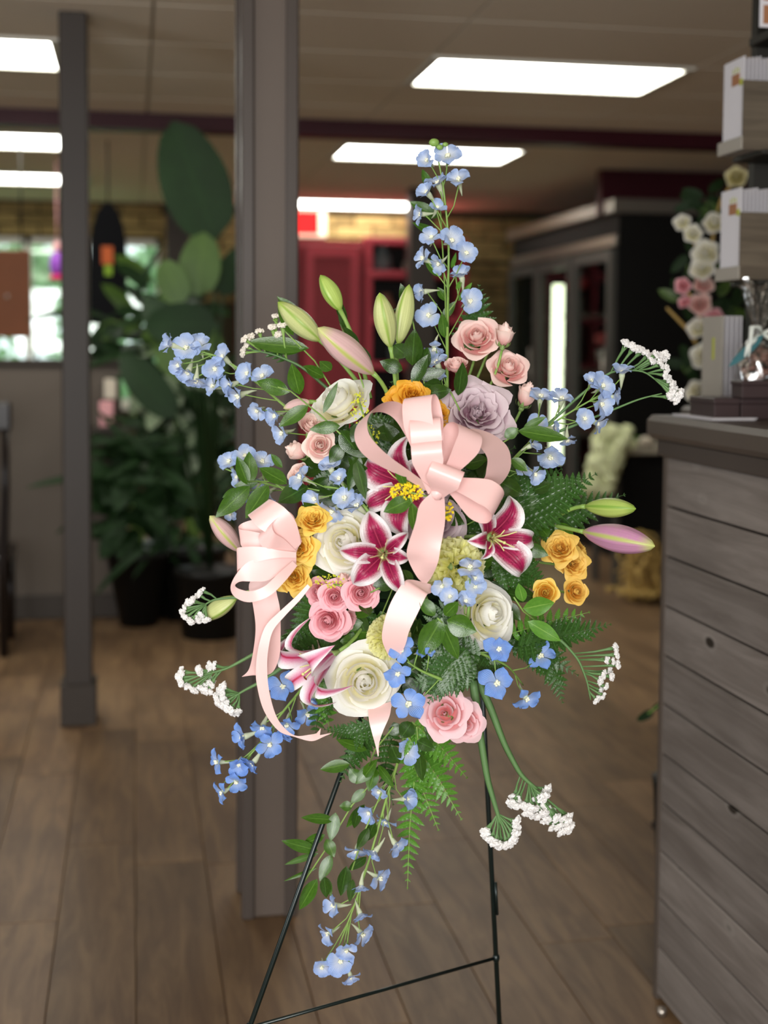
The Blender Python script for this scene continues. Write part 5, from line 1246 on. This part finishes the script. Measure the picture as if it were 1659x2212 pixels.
for k in range(24):
    a = PI/2-2*PI*(k//2)/12+(.13 if k % 2 else -.13); r = .35; x0, y0 = 880+90*math.cos(a), 1180-190*math.sin(a); x1, y1 = 880+(235+30*(k % 3))*math.cos(a), 1190-(330+40*(k % 2))*math.sin(a)
    frond('%s dark fern frond behind the flowers pointing towards %s o\'clock' % ('shorter' if k % 2 else 'longer', HR[k//2]), [(x0, y0), ((x0+x1)/2+12*math.sin(k), (y0+y1)/2), (x1, y1)], 56 if k % 2 else 66, 13, 'fern', -.05, GF)

# ---- ruscus leaves
def rleaf(mat, cup=.25, bend=.2):
    b = MB()
    def fn(u, v):
        x = u*2-1; w = .5*(math.sin(PI*v**.85))**.9 if 0 < v < 1 else .0
        return (x*w, v, cup*x*x*w*.6-bend*(v-.5)**2*.8+.02*math.sin(v*9))
    b.grid(4, 9, fn); return b.mesh('leaf', M[mat])
RL = {k: rleaf(k) for k in ('ruscus', 'ruscus2', 'ruscusd')}
def sprig(label, stem, leaves, mat='ruscus', d=.0, group='leafy ruscus sprigs', flat=False):
    PP = PZ if flat else P
    base = PP(*stem[0], d); o = thing('ruscus_sprig', label, 'greenery', Matrix.Translation(base), group)
    q = [PP(x, y, d)-base for x, y in stem]
    if len(q) > 1: b = MB(); b.tube(q, .0013, 5); part('stem', b.mesh('rs', M['stem']), o)
    for lf in leaves:
        x0, y0, x1, y1, w = lf[:5]; e = lf[5] if len(lf) > 5 else 0.0
        a = PP(x0, y0, d+e)-base; c = at(x1, y1, (PP(x0, y0, d+e)-CAM).dot(fw)-R_.uniform(-.012, .02))-base
        L = (c-a).length; w_ = w*(Z0-.05)/F*1.05; nz = (-fw+Vector((R_.uniform(-.5, .5), 0, R_.uniform(-.2, .6)))).normalized()
        part('leaf', RL[mat], o, aim(a, c-a, nz)@SCV(w_, L, w_))
    return o
sprig('dark leaves above the upper cream rose crossing the statice', [(730, 860), (680, 780), (620, 720), (590, 690)], [(668, 752, 528, 738, 38), (652, 690, 598, 640, 26), (610, 765, 660, 752, 14), (634, 725, 600, 660, 24), (716, 800, 690, 780, 26), (700, 815, 655, 790, 26)], 'ruscus', -.02)
sprig('dark leaves under the highest lily bud', [(790, 850), (760, 760), (735, 700)], [(744, 712, 737, 650, 20), (775, 755, 742, 705, 26), (800, 790, 770, 740, 26), (740, 690, 725, 660, 10)], 'ruscusd', -.02)
sprig('glossy leaves on a thin stem over the upper cream rose', [(736, 938), (690, 895), (628, 845), (600, 836)], [(626, 847, 554, 823, 34), (647, 853, 630, 785, 34), (666, 876, 602, 922, 30), (698, 893, 730, 825, 16), (735, 920, 668, 928, 26)], 'ruscus', .07)
sprig('dark leaves over the covered upright lily bud', [(930, 900), (893, 700), (885, 675)], [(885, 673, 865, 612, 26), (884, 676, 850, 668, 22), (890, 790, 896, 710, 40), (905, 800, 925, 750, 34), (880, 770, 850, 745, 34), (890, 830, 925, 765, 28), (900, 815, 965, 800, 26), (870, 800, 820, 780, 30)], 'ruscusd', .02)
sprig('long leaves beside the blue spire', [(965, 800), (962, 640), (950, 430)], [(955, 598, 915, 555, 24), (930, 410, 912, 365, 20), (945, 470, 885, 435, 30, -.02), (950, 510, 890, 480, 22, -.02), (963, 650, 945, 620, 20), (960, 730, 955, 675, 22), (955, 690, 985, 650, 20)], 'ruscus', -.02)
sprig('young leaf clusters around the blue spire', [(960, 700), (990, 640), (980, 560)], [(975, 580, 985, 545, 12), (985, 625, 1005, 600, 12), (990, 650, 1020, 610, 14)], 'ruscus2', -.03)
sprig('dark leaf left of the mauve rose with its neighbours', [(1000, 900), (975, 850), (960, 830)], [(920, 850, 975, 842, 32), (990, 855, 1000, 782, 32), (955, 835, 915, 830, 30)], 'ruscusd', .01)
sprig('broad glossy leaf pointing right among the upper right florets', [(1080, 960), (1120, 935)], [(1118, 930, 1228, 948, 34), (1105, 990, 1140, 1018, 24), (1090, 945, 1120, 925, 24), (1130, 925, 1180, 900, 16)], 'ruscus', .05)
sprig('dark leaves at mid left around the pale florets', [(640, 1080), (590, 1040), (535, 1040)], [(535, 1047, 512, 985, 30), (540, 1046, 538, 975, 34), (620, 1045, 560, 1010, 36), (540, 1050, 465, 1118, 40), (580, 1048, 530, 1120, 42), (560, 1040, 505, 1050, 22, -.02), (515, 1055, 480, 1075, 16, -.02), (610, 1010, 585, 980, 16, -.02)], 'ruscus', .03)
sprig('dark shining leaf between the left florets and the left bow', [(690, 1060), (640, 1050)], [(665, 1050, 600, 1085, 48), (690, 1095, 640, 1110, 34), (700, 1120, 655, 1085, 30)], 'ruscusd', .02)
sprig('hanging leaves left of the crimson lily', [(790, 960), (778, 990)], [(778, 985, 752, 1062, 28), (768, 990, 790, 1080, 26), (735, 930, 778, 985, 42, -.01), (740, 960, 712, 1000, 30, -.02), (760, 955, 795, 905, 34), (800, 985, 745, 975, 14), (770, 1000, 800, 1045, 26)], 'ruscusd', .05)
sprig('two leaves below the bow knot', [(885, 1070), (890, 1085)], [(890, 1078, 828, 1106, 32), (890, 1085, 896, 1153, 24), (875, 1050, 855, 1000, 20)], 'ruscus', .11)
sprig('dark leaf below the middle lily', [(800, 1280), (820, 1270)], [(805, 1265, 865, 1255, 30), (870, 1230, 890, 1265, 24, -.02), (780, 1300, 800, 1330, 26, -.02)], 'ruscusd', .06)
sprig('curving leaves left of the right cream rose', [(955, 1345), (945, 1335)], [(955, 1335, 905, 1420, 46), (965, 1340, 1030, 1365, 44), (955, 1345, 990, 1425, 32), (940, 1330, 905, 1290, 26), (960, 1330, 990, 1300, 26)], 'ruscus', .09)
sprig('broad green leaf under the right yellow roses with a long one below', [(1110, 1290), (1130, 1320), (1210, 1380)], [(1130, 1315, 1198, 1302, 40), (1140, 1342, 1212, 1385, 32), (1130, 1300, 1120, 1260, 24, -.02)], 'ruscus2', .05)
sprig('green leaves behind the right yellow roses', [(1100, 1200), (1160, 1200)], [(1130, 1180, 1185, 1200, 30), (1150, 1190, 1130, 1240, 26), (1185, 1160, 1160, 1130, 30), (1120, 1160, 1150, 1190, 30), (1200, 1130, 1240, 1170, 36)], 'ruscus', -.01)
sprig('leaves between the right lily and the mauve rose', [(1060, 1030), (1090, 1060)], [(1080, 1040, 1130, 1070, 38), (1060, 990, 1040, 1040, 46), (1040, 950, 1050, 1010, 40), (1150, 1060, 1190, 1045, 34), (1090, 1000, 1120, 1040, 34)], 'ruscusd', -.01)
# trailing greens at the bottom
sprig('glossy leaves fanning left at the top of the trailing greens', [(850, 1570), (810, 1620), (795, 1660)], [(793, 1621, 726, 1597, 24), (756, 1650, 691, 1662, 28), (810, 1650, 768, 1694, 28), (812, 1658, 796, 1710, 30), (816, 1652, 852, 1702, 22), (780, 1690, 754, 1660, 30), (785, 1680, 815, 1640, 24)], 'ruscus', .03)
sprig('leaves hugging the trailing blue stem on its right', [(900, 1570), (905, 1620)], [(905, 1620, 912, 1688, 26), (920, 1590, 938, 1580, 40), (890, 1560, 865, 1595, 34), (860, 1590, 850, 1560, 34), (900, 1600, 940, 1620, 26), (845, 1610, 862, 1650, 28)], 'ruscusd', .03)
sprig('narrow leaves along the left of the trailing stem', [(830, 1660), (760, 1740), (700, 1840), (640, 1930)], [(790, 1705, 757, 1735, 22), (762, 1742, 733, 1741, 22), (788, 1738, 748, 1788, 26), (723, 1771, 650, 1766, 22), (725, 1755, 714, 1818, 28), (702, 1803, 652, 1826, 22), (687, 1838, 608, 1816, 26), (688, 1843, 614, 1868, 14), (705, 1812, 722, 1852, 26), (716, 1846, 690, 1904, 26), (686, 1874, 612, 1904, 9), (685, 1899, 646, 1966, 30), (699, 1893, 716, 1936, 20)], 'ruscus', .0)
sprig('leaves beside the lower end of the trailing stem', [(830, 1700), (790, 1790), (760, 1880)], [(749, 1871, 736, 1936, 30), (792, 1851, 752, 1880, 24), (762, 1899, 755, 1950, 18), (810, 1775, 791, 1818, 24), (797, 1788, 770, 1836, 22), (775, 1745, 765, 1790, 22), (700, 1895, 705, 1940, 22)], 'ruscusd', .02)
GR = 'ruscus sprigs filling the spray'
for k in range(18):
    a = 2*PI*k/18; rx_, ry_ = (190, 250) if k % 2 else (130, 180); cx, cy = 880+rx_*math.cos(a), 1195+ry_*math.sin(a)
    lv = []
    for q in range(9):
        b_ = a+R_.uniform(-1.4, 1.4); x0, y0 = cx+R_.uniform(-35, 35), cy+R_.uniform(-40, 40); L = R_.uniform(45, 75); lv.append((x0, y0, x0+L*math.cos(b_), y0+L*math.sin(b_), R_.uniform(24, 38)))
    sprig('%s ruscus leaves in the gaps %s of the spray, towards %s' % ('outer' if k % 2 else 'inner', 'low down' if math.sin(a) > 0 else 'high up', 'the ' + ['right', 'lower right edge', 'lower right', 'bottom right', 'bottom', 'bottom left', 'lower left', 'lower left edge', 'left edge', 'left', 'upper left edge', 'upper left', 'top left', 'top', 'top right', 'upper right', 'upper right edge', 'right edge'][k]), [(880+rx_*.3*math.cos(a), 1195+ry_*.3*math.sin(a)), (cx, cy)], lv, 'ruscusd' if k % 3 else 'ruscus', -.035, GR)
# foam core in its cage
o = thing('floral_foam_cage', 'dark green foam block in the heart of the spray, nearly hidden by leaves', 'foam block', face(CORE-fw*.01, (0, 0, 1)))
b = MB(); b.blob((0, 0, 0), (.13, .2, .045), 20, 12, .05); part('foam', b.mesh('foam', M['foam']), o)
for k in range(5):
    b = MB(); y = -.16+.08*k; b.tube([(-.12*math.cos(y*5), y, .02), (0, y, .06), (.12*math.cos(y*5), y, .02)], .0022, 5); part('cage_bar', b.mesh('cb', M['easel']), o)

# ---- easel
o_ = Vector((at(1017, 879, 2.30).x, at(1017, 879, 2.30).y, 0)); apex = at(1012, 905, 2.31)
l1, l2 = at(750, 1625, 2.24), at(540, 2212, 2.13); r1, r2 = at(1047, 1515, 2.35), at(1080, 2212, 2.44)
def foot(a, c): return a+(c-a)*((a.z-.006)/(a.z-c.z))
f1, f2 = foot(l1, l2), foot(r1, r2); f3 = at_h(1094, 2500, .006)
ea = thing('easel_stand', 'thin dark green wire easel stand carrying the spray', 'easel', Matrix.Translation((o_.x, o_.y, 0)))
bo = Vector((o_.x, o_.y, 0))
def bar(a, c, r, nm='leg', lab=None): b = MB(); b.tube([a-bo, c-bo], r, 10); part(nm, b.mesh('bar', M['easel']), ea, None, lab)
bar(apex, f1, .0042); bar(apex, f2, .0045); bar(apex+Vector((0, .01, 0)), f3, .0036)
L1 = lambda t_: apex.lerp(f1, t_)
def onleg(a, f, z): return a+(f-a)*((a.z-z)/(a.z-f.z))
hb = at(545, 2203, 2.13).z
bar(onleg(apex, f1, hb), onleg(apex, f2, at(1080, 2070, 2.43).z), .003, 'cross_wire'); bar(onleg(apex, f2, at(1080, 2070, 2.43).z), onleg(apex, f3, .5), .003, 'cross_wire')
b = MB()
for p in (onleg(apex, f1, hb), onleg(apex, f2, at(1080, 2070, 2.43).z)): b.blob(p-bo, (.007, .007, .009), 8, 6)
b.tube([onleg(apex, f2, .56)-bo+Vector((.004, -.008, 0)), onleg(apex, f2, .50)-bo+Vector((.004, -.008, 0))], .0028, 6); part('joint', b.mesh('jt', M['easel']), ea)
bar(at(800, 1290, 2.265), at(1035, 1270, 2.33), .003, 'shelf_wire')

# ---- silk flowers behind the counter
gs = 'silk flowers on the tall stand'
sf = [(1590, 379, 24, 'gold2', 'cream silk rose peeking above the middle card holder'), (1472, 478, 20, 'white', 'outermost upper white silk bloom'), (1497, 503, 22, 'white', 'second white silk bloom of the upper branch'), (1543, 478, 26, 'white', 'white silk bloom beside the card holder'),
      (1522, 545, 32, 'white', 'big cream silk bloom in the upper stand'), (1515, 578, 28, 'white', 'cream silk bloom just above the coral ones'), (1474, 617, 17, 'pink', 'small coral silk bloom at the left of the stand'), (1522, 612, 22, 'peach', 'peach silk bloom in the coral row'),
      (1512, 655, 24, 'peach', 'peach silk bloom under the coral row'), (1542, 688, 22, 'pink', 'coral silk bloom near the pale card'), (1478, 650, 14, 'pink', 'tiny coral silk bloom under the leftmost one'), (1506, 705, 26, 'white', 'cream silk bloom below the coral group'), (1518, 768, 30, 'white', 'white silk bloom in the lower stand'), (1508, 848, 30, 'white', 'lowest white silk bloom just above the counter')]
M['gold2'] = petal_mat('cream_yellow_silk', 'e8dc90', 'f2ecc0')
ZS_ = 4.3; sb = at(1515, 1700, ZS_); sb.z = 0
so = thing('flower_stand', 'dark twig stand carrying silk flowers behind the counter', 'stand', Matrix.Translation(sb))
top = at(1560, 390, ZS_+.1)
b = MB(); b.tube([(0, 0, 0), Vector((0.02, .08, 1.3)), at(1530, 600, ZS_+.1)-sb, top-sb], [.02, .018, .012, .008], 8); b.tube([(-.16, 0, .01), (.16, 0, .01)], .014, 6); b.tube([(0, -.16, .01), (0, .16, .01)], .014, 6); part('trunk', b.mesh('trk', M['base']), so)
b = MB()
for e in ((1440, 665), (1470, 478), (1545, 480), (1480, 620), (1590, 382)): p = at(*e, ZS_+.04)-sb; s0 = at(1530, min(860, e[1]+120), ZS_+.1)-sb; b.tube([s0, s0.lerp(p, .5)+Vector((0, 0, .02)), p], [.008, .006, .004], 5)
part('twigs', b.mesh('tw', M['willow']), so)
for x, y, r, m_, lab_ in sf:
    rose(x, y, r, (R_.uniform(-.5, .1), R_.uniform(-.1, .4), .8), 'spray', m_, lab_, 0, gs, cat='silk flower', stem=False, loc=at(x, y, ZS_+R_.uniform(-.03, .03)), name='silk_flower')
for x, y in ((1500, 440), (1530, 430), (1475, 640), (1540, 640), (1560, 560), (1480, 800), (1540, 810), (1575, 660), (1550, 740), (1490, 560)):
    for q in range(5):
        a = R_.random()*6.28; me = lf1 if q else lf2; p = at(x+R_.uniform(-14, 14), y+R_.uniform(-14, 14), ZS_+.07)-sb; part('leaf', me, so, aim(p, rt*math.cos(a)+up*math.sin(a), -fw, .26))
# leaf tips beside the counter
ZL = 3.7; q = at(1462, 1560, ZL); o = thing('trailing_plant', 'small green leaf tips showing low beside the counter', 'plant', Vector((q.x, q.y, 0)))
pot_ = MB(); pot_.tube([(0, 0, 0), (0, 0, .3), (0, 0, .34)], [.045, .06, .065], 14); part('pot', pot_.mesh('pt', M['pot']), o)
for a_, b_ in (((1430, 1518), (1408, 1536)), ((1412, 1534), (1376, 1560)), ((1450, 1500), (1425, 1524))):
    p0_, p1_ = at(*a_, ZL)-Vector((q.x, q.y, 0)), at(*b_, ZL)-Vector((q.x, q.y, 0)); part('leaf', lf1, o, aim(p0_, p1_-p0_, -fw, (p1_-p0_).length/.3))
b = MB(); b.tube([(0, 0, .33), (-.0, 0, .5), at(1440, 1510, ZL)-Vector((q.x, q.y, 0)), at(1400, 1542, ZL)-Vector((q.x, q.y, 0))], .003, 5); part('stem', b.mesh('st', M['stem']), o)
